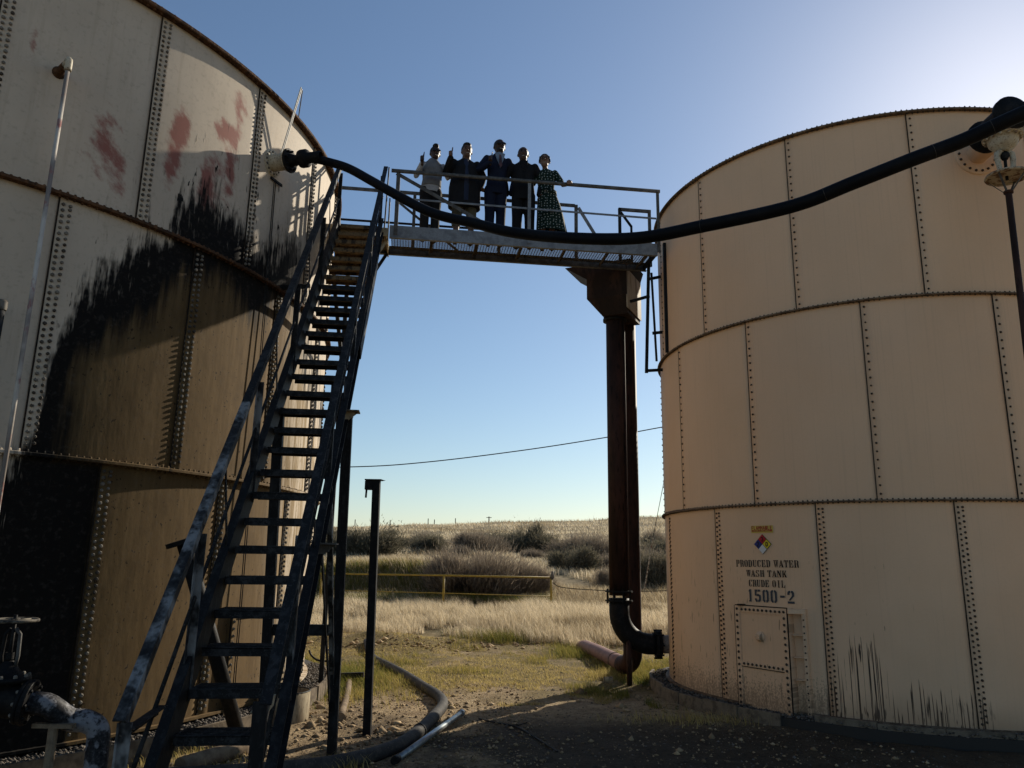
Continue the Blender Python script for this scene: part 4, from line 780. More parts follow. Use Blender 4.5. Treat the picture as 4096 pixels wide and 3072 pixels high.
m = MB(); m.lathe(Vector((q0.x, q0.y, 3.70)), (0, 0, 1), [(0, .04), (.07, .042), (.09, .03), (.09, 0)], 12); m.build('cap', M_LBOLT, p2, True)
# gauge line over the rim
ag = rad(74.0); gw = LC+on(LTR, ag, 6.40, .02); gt = LC+on(LTR, rad(74.9), 7.62, .22); gr2 = LC+on(LTR, rad(77.2), 7.40, .0)
gl = thing('gauge_line', gw, 'thin white rods of a level gauge peaking over the grey tank rim', 'gauge')
for o_ in (-.02, .02):
    m = MB(); m.rod(gw+Vector((0, o_, 0)), gt+Vector((0, o_, 0)), .008, 6); m.build('guide_rod', M_WHITE, gl)
m = MB(); m.rod(gt, gr2, .008, 6); m.rod(gt+Vector((0, .05, 0)), gr2+Vector((0, .18, 0)), .007, 6); m.build('rim_arm', M_GALVD, gl)
m = MB(); m.beam(gw+Vector((-.02, -.1, -.12)), gw+Vector((.05, .12, -.12)), .02, .03); m.build('bracket', M_BLKIRON, gl)
for o_ in (-.03, .03):
    m = MB(); b0 = LC+on(LTR, ag, .1, .09); m.rod(gw+Vector((0, o_, -.12)), b0+Vector((0, o_, 0)), .006, 5); m.build('gauge_cable', M_WIRE, gl)
# small dark shelf bracket at the joint above the stairs
sb = LC+on(LTR, rad(77), 4.98, 0); sbn = nrm(rad(77)); sh = thing('wall_bracket', sb, 'black bracket arm sticking out of the grey tank beside the stairs', 'bracket')
m = MB(); m.beam(sb, sb+sbn*.34, .05, .05); m.build('arm', M_BLKIRON, sh); m = MB(); m.beam(sb+sbn*.34+Vector((.04, .12, .05)), sb+sbn*.30-Vector((-.02, .14, .06)), .04, .05); m.build('clamp', M_BLKIRON, sh)

# bottom-left pipework: flanged gate valve with handwheel and tar-wrapped elbow
vb = Vector((-3.60, 6.2, .60)); gv = thing('gate_valve', (vb.x, vb.y, gz(vb.x, vb.y)), 'black gate valve with worn handwheel at the foot of the grey tank', 'valve')
pd = Vector((.93, .20, -.16)).normalized()
m = MB(); m.lathe(vb-pd*.30, pd, [(0, .0), (0, .16), (.03, .16), (.03, .11), (.08, .13), (.22, .13), (.27, .11), (.27, .16), (.30, .16), (.30, 0)], 26); m.build('body', M_BLKIRON, gv, True)
vt = vb-pd*.155
m = MB(); m.lathe(vt+Vector((0, 0, .02)), (0, 0, 1), [(0, .11), (.10, .11), (.10, .165), (.135, .165), (.135, .12), (.19, .075), (.23, .05), (.25, .03)], 26); m.build('bonnet', M_BLKIRON, gv, True)
m = MB()
for i in range(10):
    a = i*PI/5; m.bolt(vt+Vector((math.cos(a)*.145, math.sin(a)*.145, .155)), (0, 0, 1), .015, .022)
    d_, x_, y_ = frame(pd); m.bolt(vb-pd*.03+(x_*math.cos(a)+y_*math.sin(a))*.138, -pd, .014, .02)
m.build('valve_bolts', M_LBOLT, gv)
for sg in (-1, 1):
    m = MB(); m.tube([vt+Vector((.05*sg, 0, .22)), vt+Vector((.062*sg, 0, .30)), vt+Vector((.055*sg, 0, .46)), vt+Vector((.02*sg, 0, .50))], .014, 8); m.build('yoke_arm', M_GALVD if sg > 0 else M_BLKIRON, gv, True)
m = MB(); m.rod(vt+Vector((0, 0, .2)), vt+Vector((0, 0, .60)), .014, 8); m.lathe(vt+Vector((0, 0, .28)), (0, 0, 1), [(0, .03), (.05, .03)], 10); m.build('stem', M_BLKIRON, gv, True)
hw = vt+Vector((0, 0, .56)); m = MB(); m.torus(hw, (0, 0, 1), .152, .014, 36, 8)
for i in range(5): a = i*2*PI/5; m.rod(hw, hw+Vector((math.cos(a)*.15, math.sin(a)*.15, 0)), .010, 6)
m.lathe(hw-Vector((0, 0, .015)), (0, 0, 1), [(0, 0), (0, .035), (.03, .035), (.03, 0)], 12); m.build('handwheel', M_WHEEL, gv, True)
pe = thing('elbow_pipe', (-3.10, 6.42, gz(-3.1, 6.42)), 'pipe elbow smeared with tar bending into the ground by the valve', 'pipe')
E1 = Vector((-3.22, 6.38, .44)); m = MB(); m.disc(vb+pd*.002, pd, .165, .035, 26)
for i in range(8):
    a = i*PI/4; d_, x_, y_ = frame(pd); m.bolt(vb+pd*.036+(x_*math.cos(a)+y_*math.sin(a))*.137, pd, .016, .02)
m.build('flange', M_BLKIRON, pe)
m = MB(); m.tube(catmull([vb+pd*.03, vb+pd*.16, E1+Vector((-.12, -.02, .015)), E1, E1+Vector((.085, .02, -.06)), E1+Vector((.105, .02, -.2)), E1+Vector((.105, .02, -.65))], 7), .083, 20); m.build('pipe_body', M_WRAP, pe, True)
m = MB(); sx_ = vb+pd*.22; m.box((sx_.x, sx_.y, .43), (.30, .06, .03)); m.tube([Vector((sx_.x, sx_.y, .42)), Vector((sx_.x, sx_.y, gz(sx_.x, sx_.y)-.05))], .035, 10); m.build('pipe_prop', M_DIRTPIPE, pe)
# leaning flanged pipe
lp0 = Vector((-2.63, 8.35, gz(-2.63, 8.35)-.05)); lp1 = Vector((-3.12, 7.62, 1.80)); ln = thing('leaning_pipe', lp0, 'flanged pipe leaning against the grey tank behind the stairs', 'pipe')
m = MB(); m.tube([lp0, lp1], .072, 16); m.build('pipe_body', M_BLKIRON, ln, True)
ld = (lp1-lp0).normalized(); m = MB(); m.disc(lp1, Vector((-.30, -.16, .93)), .165, .045, 26); m.build('flange', M_BLKIRON, ln)
# open half drum
dc = Vector((-2.58, 9.55, gz(-2.58, 9.55)-.02)); dr = thing('cut_drum', dc, 'pale cut-down drum half hidden behind the foot of the stairs', 'drum')
m = MB(); m.lathe(dc, (0, 0, 1), [(0, .30), (.33, .30), (.335, .292), (.33, .285), (.03, .285), (.03, 0)], 30); m.build('shell', M_CONC, dr, True)
m = MB(); m.torus(dc+Vector((0, 0, .33)), (0, 0, 1), .293, .010, 30, 6); m.build('rim', M_BLKIRON, dr)
# lamp post without lamp: square post with a box
sq = Vector((-1.49, 8.93, gz(-1.49, 8.93)-.06)); po = thing('steel_post', sq, 'dark square steel post with a small box on top, beside the stairs', 'post')
m = MB(); m.beam(sq, Vector((-1.535, 8.93, 2.58)), .085, .085, (0, 1, 0)); m.build('shaft', M_BLKIRON, po, bevel=.004)
m = MB(); m.box((-1.617, 8.93, 2.51), (.085, .10, .10)); m.build('box', M_BLKIRON, po)
m = MB(); m.box((-1.567, 8.93, 2.572), (.19, .12, .012)); m.add([(-1.473, 8.88, 2.576), (-1.473, 8.98, 2.576), (-1.43, 8.93, 2.568), (-1.473, 8.88, 2.566), (-1.473, 8.98, 2.566)], [(0, 2, 1), (3, 4, 2), (0, 3, 2), (1, 2, 4)]); m.build('cap_plate', M_BLKIRON, po)
m = MB(); m.rod((-1.645, 8.93, 2.47), (-1.648, 8.93, 2.37), .012, 6); m.build('hook', M_BLKIRON, po)
# retaining rings around the gravel beds
def ring_wall(cx, cy, R, a0, a1, n, label, zt):
    t = thing('retaining_ring', (cx, cy, -.1), label, 'edging')
    for i in range(n):
        b0 = a0+(a1-a0)*i/n; b1 = a0+(a1-a0)*(i+.985)/n; m = MB(); V = []; k = 5; dz = random.uniform(-.02, .02); do = random.uniform(-.012, .012)
        for j in range(k+1):
            a = b0+(b1-b0)*j/k
            for r in (R+do, R+do+.035):
                for z in (-.22, zt+dz): V.append((cx+r*math.sin(a), cy-r*math.cos(a), z))
        Fc = []
        for j in range(k): b = j*4; c = b+4; Fc += [(b, b+1, c+1, c), (b+2, c+2, c+3, b+3), (b+1, b+3, c+3, c+1)]
        Fc += [(0, 2, 3, 1), (k*4, k*4+1, k*4+3, k*4+2)]; m.add(V, Fc); m.build('board', M_WOOD, t)
ring_wall(RTX, RTY, 3.56, rad(-110), rad(-46), 7, 'weathered edging boards curving round the gravel bed, left of the tan tank door', .03)
ring_wall(RTX, RTY, 3.50, rad(-40), rad(45), 8, 'stained low edging boards under the tan tank, right of its door', .05)
ring_wall(LTX, LTY, 6.22, rad(28), rad(112), 12, 'pale edging boards round the gravel bed of the grey tank', .08)
# hose and loose pipes on the ground
gh = [(-2.95, 17.0), (-2.60, 15.6), (-2.05, 14.1), (-1.62, 13.0), (-1.22, 11.9), (-.92, 11.05), (-.80, 10.35), (-.84, 9.55), (-.92, 8.8), (-1.05, 8.15), (-1.32, 7.6), (-1.75, 7.2), (-2.4, 6.95), (-3.0, 6.9)]
gp = [Vector((x, y, gz(x, y)+(.05 if y < 15 else .02))) for x, y in gh]; g = thing('ground_hose', gp[6], 'grey dusty hose winding over the dirt towards the stairs', 'hose')
m = MB(); m.tube(catmull(gp, 8), .068, 14); m.build('hose_body', M_GROUNDHOSE, g, True)
m = MB(); c_ = gp[8]; m.torus(c_, (gp[9]-gp[7]), .069, .009, 20, 6); m.build('band', M_BLKIRON, g)
a, b = atz(1585, 3020, -.05), atz(1848, 2850, -.05); sp_ = thing('steel_pipe', (a+b)/2, 'shiny galvanised pipe lying on the ground beside the grey hose', 'pipe')
a.z = gz(a.x, a.y)+.035; b.z = gz(b.x, b.y)+.055; m = MB(); m.tube([a, b], .030, 14); m.build('pipe_body', M_STEELPIPE, sp_, True)
d_ = (b-a).normalized(); m = MB(); m.tube([b-d_*.06, b+d_*.012], .037, 14); m.build('collar', M_STEELPIPE, sp_, True); m = MB(); m.tube([a-d_*.05, a+d_*.05], .036, 14); m.build('dark_end', M_BLKIRON, sp_, True)
def loose(name, px0, px1, r, mat, label, cat='pipe'):
    a, b = atz(*px0, -.06), atz(*px1, -.06); a.z = gz(a.x, a.y)+r*.7; b.z = gz(b.x, b.y)+r*.7; t = thing(name, (a+b)/2, label, cat); m = MB(); c = (a+b)/2+Vector((.02, 0, .01)); m.tube(catmull([a, c, b], 5), r, 12); m.build('body', mat, t, True); return t, a, b
t, a, b = loose('pipe_stub', (1398, 2715), (1362, 2862), .042, M_DIRTPIPE, 'short dirt-coloured pipe on the ground between stairs and steel post'); m = MB(); m.tube([b, b+(b-a).normalized()*.10], [.045, .07], 12); m.build('bell_end', M_DIRTPIPE, t, True)
loose('pipe_log', (720, 3062), (985, 2985), .075, M_DIRTPIPE, 'thick dusty pipe lying under the bottom of the stairs')
a = atz(1345, 2712, -.05); ck = thing('steel_plate', a, 'small black steel bar lying across the end of the short pipe', 'scrap'); m = MB(); m.beam(a+Vector((-.12, 0, .03)), a+Vector((.42, -.05, .06)), .05, .07); m.build('bar', M_BLKIRON, ck)
# bent conduit near the stair leg
pts = [atz(1240, 2590, .55)]; c0 = Vector((-2.62, 11.3, 0)); cn = thing('bent_conduit', (c0.x, c0.y, gz(c0.x, c0.y)), 'thin black bent conduit by the stairs over green grass', 'pipe')
L_ = [aty(1236, 2600, 11.3), aty(1246, 2622, 11.3), aty(1275, 2642, 11.3), aty(1338, 2645, 11.3)]; m = MB(); m.tube(catmull(L_, 5), .014, 8); m.build('tube', M_BLKIRON, cn, True)
e_ = L_[-1]; m = MB(); m.tube([e_+Vector((0, 0, .03)), e_-Vector((0, 0, e_.z-gz(e_.x, e_.y)+.03))], .022, 8); m.build('upright', M_BLKIRON, cn, True)
cu = atz(2432, 2732, -.06); can = thing('tin_can', cu, 'small cylindrical can lying on the dirt by the riser', 'can'); m = MB(); m.tube([cu+Vector((-.06, 0, .045)), cu+Vector((.07, .02, .05))], .042, 14); m.build('shell', M_CONC, can, True); m = MB(); m.torus(cu+Vector((-.06, 0, .045)), (1, 0, 0), .042, .004, 16, 5); m.build('can_rim', M_BLKIRON, can)
tw = thing('dead_twig', atz(2050, 2900, -.1), 'long thin dark twig on the shaded dirt', 'twig'); P_ = [atz(*q, -.1) for q in ((1915, 2875), (1980, 2890), (2060, 2905), (2120, 2930), (2170, 2960), (2230, 2995))]
for p in P_: p.z = gz(p.x, p.y)+.012
m = MB(); m.tube(catmull(P_, 4), .009, 6); m.tube([P_[2], P_[2]+Vector((.14, .08, .03))], .006, 5); m.build('stem', M_WIRE, tw)
# yellow guard rail with cable
ra = [(-5.62, 24.0), (-1.95, 24.0), (1.27, 24.0)]; yr = thing('guard_rail', (-2, 24, gz(-2, 24)), 'long yellow pipe guard rail at the edge of the dry grass', 'railing')
for x, y in ra:
    m = MB(); m.tube([Vector((x, y, gz(x, y)-.1)), Vector((x, y, 1.30))], .034, 10); m.build('post', M_YELLOW, yr, True)
m = MB(); m.tube([Vector((-5.66, 24, 1.28)), Vector((-2, 24.0, 1.275)), Vector((1.27, 24, 1.26))], .030, 10); m.build('top_rail', M_YELLOW, yr, True)
m = MB(); m.tube([Vector((-5.62, 24, .80)), Vector((-1.95, 24, .76)), Vector((1.27, 24, .72))], .012, 8); m.build('lower_rail', M_YELLOW, yr, True)
m = MB(); m.lathe(Vector((1.30, 23.95, 1.20)), (0, 0, 1), [(0, .03), (.06, .06), (.14, .05), (.24, .03), (.26, 0)], 10); m.build('post_clamp', M_GALVD, yr, True)
bw_ = thing('barbed_wire', (3, 24.2, .9), 'sagging rusty wire strung from the yellow rail to the right', 'wire'); m = MB(); m.tube(catmull([Vector((1.3, 24, 1.12)), Vector((1.7, 24, .97)), Vector((3.4, 24.2, .90)), Vector((5.2, 24.4, .95)), Vector((9, 25, 1.25))], 8), .012, 5); m.build('strand', M_WIRE, bw_)
# overhead power line, distant poles
pw = thing('power_cable', (-14, 40, 6.3), 'single black power cable crossing the sky between the tanks', 'cable'); m = MB(); m.tube(catmull([Vector((-16, 40, 6.2)), aty(1390, 1868, 40), aty(1700, 1849, 40), aty(2100, 1800, 40), aty(2440, 1747, 40), aty(2640, 1710, 40), Vector((14, 40, 9.9))], 10), .028, 6); m.build('strand', M_WIRE, pw)
for i, (px, top, hgt, cross) in enumerate(((1421, 2078, 7, 0), (1561, 2080, 8, 0), (1713, 2074, 10, 0), (1738, 2078, 9, 0), (1822, 2073, 8, 0), (1956, 2066, 9, 1), (1548, 2090, 5, 0))):
    Y = 300; p = aty(px, top, Y); t = thing('utility_pole', (p.x, Y, p.z-14), ['far thin pole on the ridge nearest the stair foot', 'far thin pole on the ridge just right of the steel post', 'tallest plain pole of the close pair on the ridge', 'shorter right-hand pole of the close pair on the ridge', 'lone thin pole on the ridge left of the ridge bush', 'far pole with a crossarm on the ridge beside the bush', 'tiny far pole on the ridge right beside the steel post'][i], 'pole', 'poles along the ridge')
    m = MB(); m.tube([Vector((p.x, Y, p.z-14)), Vector((p.x, Y, p.z))], .17 if not cross else .22, 6); m.build('shaft', M_POLEWOOD, t)
    if cross: m = MB(); m.box((p.x, Y, p.z-.4), (2.0, .2, .22)); m.build('crossarm', M_POLEWOOD, t)
gwy = thing('guy_wire', (5.12, 30, 1.0), 'yellow-sleeved guy wire slanting up beside the tan tank', 'wire'); A_ = aty(2582, 2330, 30); B_ = aty(2612, 2150, 30); C_ = aty(2655, 1930, 30)
A_ = A_+(A_-B_)*.15; m = MB(); m.rod(A_, B_, .028, 6); m.build('sleeve', M_CREAMR, gwy); m = MB(); m.rod(B_, C_+(C_-B_)*2, .012, 5); m.build('wire', M_WIRE, gwy)

# ------------------------------------------------------------------ gravel, clods, grass and brush
def scatter_mesh(P, S_, seed=0):
    """small irregular stones (8 faces each) merged into one mesh"""
    r = np.random.default_rng(seed); n = len(P)
    B = np.array([(1, 0, 0), (-1, 0, 0), (0, 1, 0), (0, -1, 0), (0, 0, 1), (0, 0, -1)], float)
    Fb = np.array([(0, 2, 4), (2, 1, 4), (1, 3, 4), (3, 0, 4), (2, 0, 5), (1, 2, 5), (3, 1, 5), (0, 3, 5)])
    V = B[None]*r.uniform(.55, 1.25, (n, 6, 1))*S_[:, None, None]*np.stack([r.uniform(.7, 1.3, n), r.uniform(.7, 1.3, n), r.uniform(.45, .8, n)], -1)[:, None]
    a = r.uniform(0, 2*PI, n); c, s = np.cos(a), np.sin(a); X = V[..., 0]*c[:, None]-V[..., 1]*s[:, None]; Y = V[..., 0]*s[:, None]+V[..., 1]*c[:, None]
    V = np.stack([X, Y, V[..., 2]], -1)+P[:, None]; Fc = (Fb[None]+(np.arange(n)*6)[:, None, None]).reshape(-1, 3)
    return V.reshape(-1, 3), Fc, np.repeat(r.uniform(0, 1, n), 6)
def tone_mat(name, cols, rough=.9, trans=0.0):
    k = NT(name, rough, spec=.2); at = k.n('ShaderNodeAttribute', attribute_name='tone').outputs['Fac']
    r = k.n('ShaderNodeValToRGB'); k.put(r.inputs[0], at)
    el = r.color_ramp.elements; el[0].color = (*cols[0], 1); el[1].color = (*cols[-1], 1)
    for i, c in enumerate(cols[1:-1]): e = el.new((i+1)/(len(cols)-1)); e.color = (*c, 1)
    k.col(r.outputs[0])
    if trans:
        t = k.n('ShaderNodeBsdfTranslucent'); k.put(t.inputs[0], r.outputs[0]); mx = k.n('ShaderNodeMixShader'); mx.inputs[0].default_value = trans
        k.t.links.new(k.p.outputs[0], mx.inputs[1]); k.t.links.new(t.outputs[0], mx.inputs[2]); k.t.links.new(mx.outputs[0], k.t.nodes['Material Output'].inputs[0])
    return k.m
M_GRAVEL = tone_mat('gravel_tones', [(.04, .036, .032), (.08, .07, .058), (.14, .12, .10), (.17, .145, .12)])
M_CLOD = tone_mat('clod_tones', [(.14, .095, .055), (.26, .185, .105), (.42, .31, .18)])
def annulus(cx, cy, r0, r1, a0, a1, n, z): 
    a = rng.uniform(a0, a1, n); r = rng.uniform(r0, r1, n); return np.stack([cx+r*np.sin(a), cy-r*np.cos(a), np.full(n, z)+rng.uniform(-.015, .02, n)], -1)
def bed(cx, cy, r0, r1, z):
    me = ring_mesh(r0, z, [(0, 0), (r1-r0, -.015), (r1-r0, -.2), (0, -.2)], 120); return me
for cx, cy, r0, r1, z, nm, lab, a0, a1, n in ((RTX, RTY, RTR-.05, 3.56, 0.0, 'r', 'dark gravel bed ringing the foot of the tan tank', rad(-115), rad(50), 3800), (LTX, LTY, LTR-.05, 6.22, .045, 'l', 'loose gravel bed ringing the foot of the grey tank', rad(25), rad(115), 6500)):
    V1, F1, T1 = scatter_mesh(annulus(cx, cy, r0+.06, r1-.01, a0, a1, n, z), rng.uniform(.010, .026, n), 3)
    o = mobj('gravel', npmesh('gravel', V1, F1, T1), None, M_GRAVEL); tag(o, lab, 'gravel', kind='stuff')
    b = mobj('gravel_bed', bed(cx, cy, r0, r1, z), None, M_GRAVEL); b.location = (cx, cy, 0); b['kind'] = 'structure'
def clear(x, y):
    return (np.hypot(x-RTX, y-RTY) > 3.62) & (np.hypot(x-LTX, y-LTY) > 6.28)
n = 9000; x = rng.uniform(-5, 6, n); y = 5.2+rng.uniform(0, 1, n)**1.2*10; k_ = clear(x, y); x, y = x[k_], y[k_]
V1, F1, T1 = scatter_mesh(np.stack([x, y, zg(x, y)+.002], -1), rng.gamma(1.6, .0042, len(x))+.003, 5)
o = mobj('pebbles', npmesh('pebbles', V1, F1, T1), None, M_GRAVEL); tag(o, 'small stones scattered over the dirt yard', 'stones', kind='stuff')
P_ = []
for cx, cy, sx, sy, q in ((-1.9, 9.2, .5, .3, 40), (-1.55, 8.9, .25, .2, 18), (-2.6, 17.0, 1.0, .4, 110), (-.9, 17.3, 1.2, .3, 60), (-2.3, 10.4, .3, .5, 40), (1.2, 17.6, .8, .3, 50), (-.7, 10.6, .25, .3, 20), (1.7, 11.7, .5, .3, 50), (-2.0, 8.1, .5, .5, 40), (2.6, 10.2, .6, .4, 40)):
    P_.append(np.stack([rng.normal(cx, sx, q), rng.normal(cy, sy, q)], -1))
P_.append(np.stack([rng.uniform(-2.7, .4, 2600), rng.uniform(6.8, 12.5, 2600)], -1)); P_.append(np.stack([rng.uniform(-1, 4, 1600), rng.uniform(6.2, 10, 1600)], -1))
P_ = np.concatenate(P_); P_ = P_[clear(P_[:, 0], P_[:, 1])]; V1, F1, T1 = scatter_mesh(np.stack([P_[:, 0], P_[:, 1], zg(P_[:, 0], P_[:, 1])+.008], -1), np.where(np.arange(len(P_)) < 420, rng.gamma(2.5, .012, len(P_))+.01, rng.gamma(1.3, .006, len(P_))+.004), 6)
o = mobj('dirt_clods', npmesh('dirt_clods', V1, F1, T1), None, M_CLOD); tag(o, 'crumbly brown dirt clods around post, hose and grass bank', 'dirt', kind='stuff')

def blades(x, y, h, wd, tone, lean=.35, seed=1):
    r = np.random.default_rng(seed); n = len(x); z = zg(x, y)-.01; a = r.uniform(0, 2*PI, n); dx, dy = np.cos(a)*wd/2, np.sin(a)*wd/2
    lx = (r.normal(0, lean, n)-.28)*h; ly = (r.normal(0, lean, n)-.12)*h
    B0 = np.stack([x-dx, y-dy, z], -1); B1 = np.stack([x+dx, y+dy, z], -1); Mx = np.stack([x+lx*.35, y+ly*.35, z+h*.6], -1); T = np.stack([x+lx, y+ly, z+h], -1)
    ox = np.stack([dx*.6, dy*.6, 0*dx], -1)
    V = np.stack([B0, B1, Mx+ox, Mx-ox, T], 1).reshape(-1, 3); b = np.arange(n)[:, None]*5
    Fc = np.concatenate([b+np.array([[0, 1, 2]]), b+np.array([[0, 2, 3]]), b+np.array([[3, 2, 4]])]); return V, Fc, np.repeat(tone, 5)
DRY = [(.15, .11, .06), (.36, .285, .175), (.64, .54, .37), (.80, .71, .54)]; GRN = [(.06, .09, .016), (.17, .16, .035), (.36, .275, .085), (.55, .43, .19)]
M_DRY = tone_mat('dry_grass', DRY, .8, .45); M_GRN = tone_mat('green_grass', GRN, .8, .45)
def fan(n, y0, y1, px0=1180, px1=2720, p=1.0):
    """points inside the view wedge, y biased to the near side"""
    u = rng.uniform(0, 1, n); y = (y0**(1-p)+u*(y1**(1-p)-y0**(1-p)))**(1/(1-p)) if p != 1 else y0*(y1/y0)**u
    return rng.uniform((px0-2048)/F_PX, (px1-2048)/F_PX, n)*y*1.04, y
# tall dry grass on the bank and up to the rail
x, y = fan(90000, 17.2, 26.5, p=1.4); d = vnoise(x, y, .8, 21)*.6+vnoise(x, y, 2.6, 22)*.4; k_ = d > .30+.5*np.exp(-((y-17.4)/.8)**2)
k_ &= ~((x < .5) & (y < 18.2) & (d < .62)); x, y, d = x[k_], y[k_], d[k_]; h = (.08+.40*d*rng.uniform(.3, 1.25, len(x)))*np.clip(.55+.25*(y-17), .55, 1.1); dark = vnoise(x, y, .5, 23)
G1 = blades(x, y, h, rng.uniform(.006, .012, len(x))*np.clip(y/19, 1, 1.5), np.clip(rng.normal(.62, .2, len(x))-.45*(dark > .62), 0, 1), seed=2)
o = mobj('dry_grass', npmesh('dry_grass', *G1), None, M_DRY); tag(o, 'tall pale dry grass on the bank below the yellow rail', 'grass', kind='stuff')
# hillside grass
x, y = fan(110000, 26.0, 132, p=1.25); d = vnoise(x, y, .35, 24); k_ = d > .22; x, y, d = x[k_], y[k_], d[k_]
G1 = blades(x, y, rng.uniform(.18, .5, len(x))*(.6+.6*d), rng.uniform(.014, .026, len(x))*np.clip(y/30, 1, 3.2), np.clip(rng.normal(.60, .2, len(x))-.3*(vnoise(x, y, .12, 25) > .62), 0, 1), seed=3)
o = mobj('hill_grass', npmesh('hill_grass', *G1), None, M_DRY); tag(o, 'straw-coloured grass covering the hillside up to the ridge', 'grass', kind='stuff')
# short turf in the gap, greener by the tanks
x, y = fan(70000, 10.6, 18.0, 1150, 2700, p=1.2); k_ = clear(x, y); x, y = x[k_], y[k_]; d = vnoise(x, y, .9, 26)*.55+vnoise(x, y, 3.1, 27)*.45
k_ = d > np.where(y < 12.5, .62-.06*(y-10.6), .42); x, y, d = x[k_], y[k_], d[k_]
near = np.clip(1-(np.minimum(np.hypot(x-RTX, y-RTY)-3.5, np.hypot(x-LTX, y-LTY)-6.2))/1.3, 0, 1); patch = vnoise(x, y, .6, 28)
G1 = blades(x, y, rng.uniform(.018, .06, len(x))*(1+1.6*near+1.2*(patch > .66)), rng.uniform(.005, .010, len(x)), np.clip(rng.normal(.78, .16, len(x))-.5*near-.25*(patch > .6), 0, 1), .5, seed=4)
o = mobj('short_turf', npmesh('short_turf', *G1), None, M_GRN); tag(o, 'short yellow-green turf in the sunlit gap between the tanks', 'grass', kind='stuff')
# green tufts: by the gravel rings, below the bank, dark hollow behind the rail
X_, Y_, H_, T_ = [], [], [], []
for cx, cy, sx, sy, q, hh, tt in ((-2.55, 12.6, .35, .9, 5000, .16, .25), (-2.0, 12.2, .5, .7, 2500, .12, .55), (2.15, 14.4, .3, .7, 2600, .14, .4), (1.35, 16.6, .3, .5, 1500, .22, .35), (1.62, 13.2, .12, .2, 500, .16, .7), (-.2, 18.2, .4, .2, 900, .3, .3), (2.3, 9.8, .5, .12, 500, .14, .8), (-2.0, 11.0, .1, .3, 300, .15, .6), (-2.95, 7.6, .3, .25, 500, .12, .75), (-3.4, 8.4, .3, .2, 0, .1, .7), (-1.45, 7.45, .12, .12, 200, .14, .85), (2.55, 13.3, .25, .3, 1200, .10, .5)):
    X_.append(rng.normal(cx, sx, q)); Y_.append(rng.normal(cy, sy, q)); H_.append(rng.uniform(.4, 1.1, q)*hh); T_.append(np.clip(rng.normal(tt, .15, q), 0, 1))
q = 26000; xx = rng.uniform(-9, 1.5, q); yy = rng.uniform(25.2, 29.4, q); X_.append(xx); Y_.append(yy); H_.append(rng.uniform(.12, .42, q)); T_.append(np.clip(rng.normal(.22, .18, q)+.6*(yy > 28.8), 0, 1))
x, y, h, t = map(np.concatenate, (X_, Y_, H_, T_)); k_ = clear(x, y); x, y, h, t = x[k_], y[k_], h[k_], t[k_]
o = mobj('green_tufts', npmesh('green_tufts', *blades(x, y, h, np.where(y > 20, .016, .007), t, .35, 6)), None, M_GRN); tag(o, 'fresh green grass tufts by the tanks and behind the yellow rail', 'grass', kind='stuff')

# brush
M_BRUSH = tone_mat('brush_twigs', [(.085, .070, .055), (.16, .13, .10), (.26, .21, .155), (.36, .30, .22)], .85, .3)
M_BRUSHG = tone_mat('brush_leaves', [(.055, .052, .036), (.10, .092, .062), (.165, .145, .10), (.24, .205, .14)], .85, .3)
M_TWIG = patchy('shrub_wood', (.07, .052, .038), (.04, .03, .024), 20)
def brush_mesh(seed, n, fine, droop):
    """shrub crown: many thin upward twigs spread through an uneven volume of unit half-width and unit height"""
    r = np.random.default_rng(seed); nl = 9; lobes = np.stack([r.uniform(-.75, .75, nl), r.uniform(-.6, .6, nl), r.uniform(.25, .62, nl)], -1); lr = r.uniform(.25, .45, nl)
    lr *= r.uniform(.7, 1.3, nl); li = r.integers(0, nl, n); dv = r.normal(0, 1, (n, 3)); dv /= np.linalg.norm(dv, axis=1)[:, None]; rad_ = r.uniform(.25, 1, n)**.6
    c = lobes[li]+r.normal(0, 1, (n, 3))*(lr[li]*.52)[:, None]; c[:, 2] = np.abs(c[:, 2])*.95
    up = c-np.array([0, 0, -.35]); up /= np.linalg.norm(up, axis=1)[:, None]; up += r.normal(0, .38, (n, 3)); up[:, 2] += droop; up /= np.linalg.norm(up, axis=1)[:, None]
    L = r.uniform(.05, .16, n)*(1.5 if fine else 1); s = np.cross(up, r.normal(0, 1, (n, 3))); s /= np.linalg.norm(s, axis=1)[:, None]; wd = (r.uniform(.004, .008, n) if fine else r.uniform(.008, .02, n))
    A = c-s*wd[:, None]; B = c+s*wd[:, None]; T = c+up*L[:, None]; V = np.stack([A, B, T], 1).reshape(-1, 3)
    lo, hi = np.percentile(V, .3, 0), np.percentile(V, 99.7, 0); V = (V-np.array([(lo[0]+hi[0])/2, (lo[1]+hi[1])/2, 0]))/np.array([(hi[0]-lo[0])/2, (hi[1]-lo[1])/2, hi[2]])
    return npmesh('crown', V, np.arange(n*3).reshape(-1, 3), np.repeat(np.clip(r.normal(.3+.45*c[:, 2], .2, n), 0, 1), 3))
def stem_mesh(seed):
    r = random.Random(seed); m = MB()
    for i in range(9):
        a = r.uniform(0, 2*PI); d = r.uniform(.3, .8); m.tube([Vector((.05*math.cos(a), .05*math.sin(a), -.06)), Vector((.35*d*math.cos(a), .3*d*math.sin(a), .28)), Vector((d*math.cos(a), .8*d*math.sin(a), .62))], [.022, .014, .004], 5)
    return m.mesh('stems')
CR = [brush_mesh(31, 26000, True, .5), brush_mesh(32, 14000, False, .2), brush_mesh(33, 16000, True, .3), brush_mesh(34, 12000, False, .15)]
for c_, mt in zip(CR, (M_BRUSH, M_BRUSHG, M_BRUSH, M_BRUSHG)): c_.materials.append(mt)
ST = stem_mesh(3); ST.materials.append(M_TWIG)
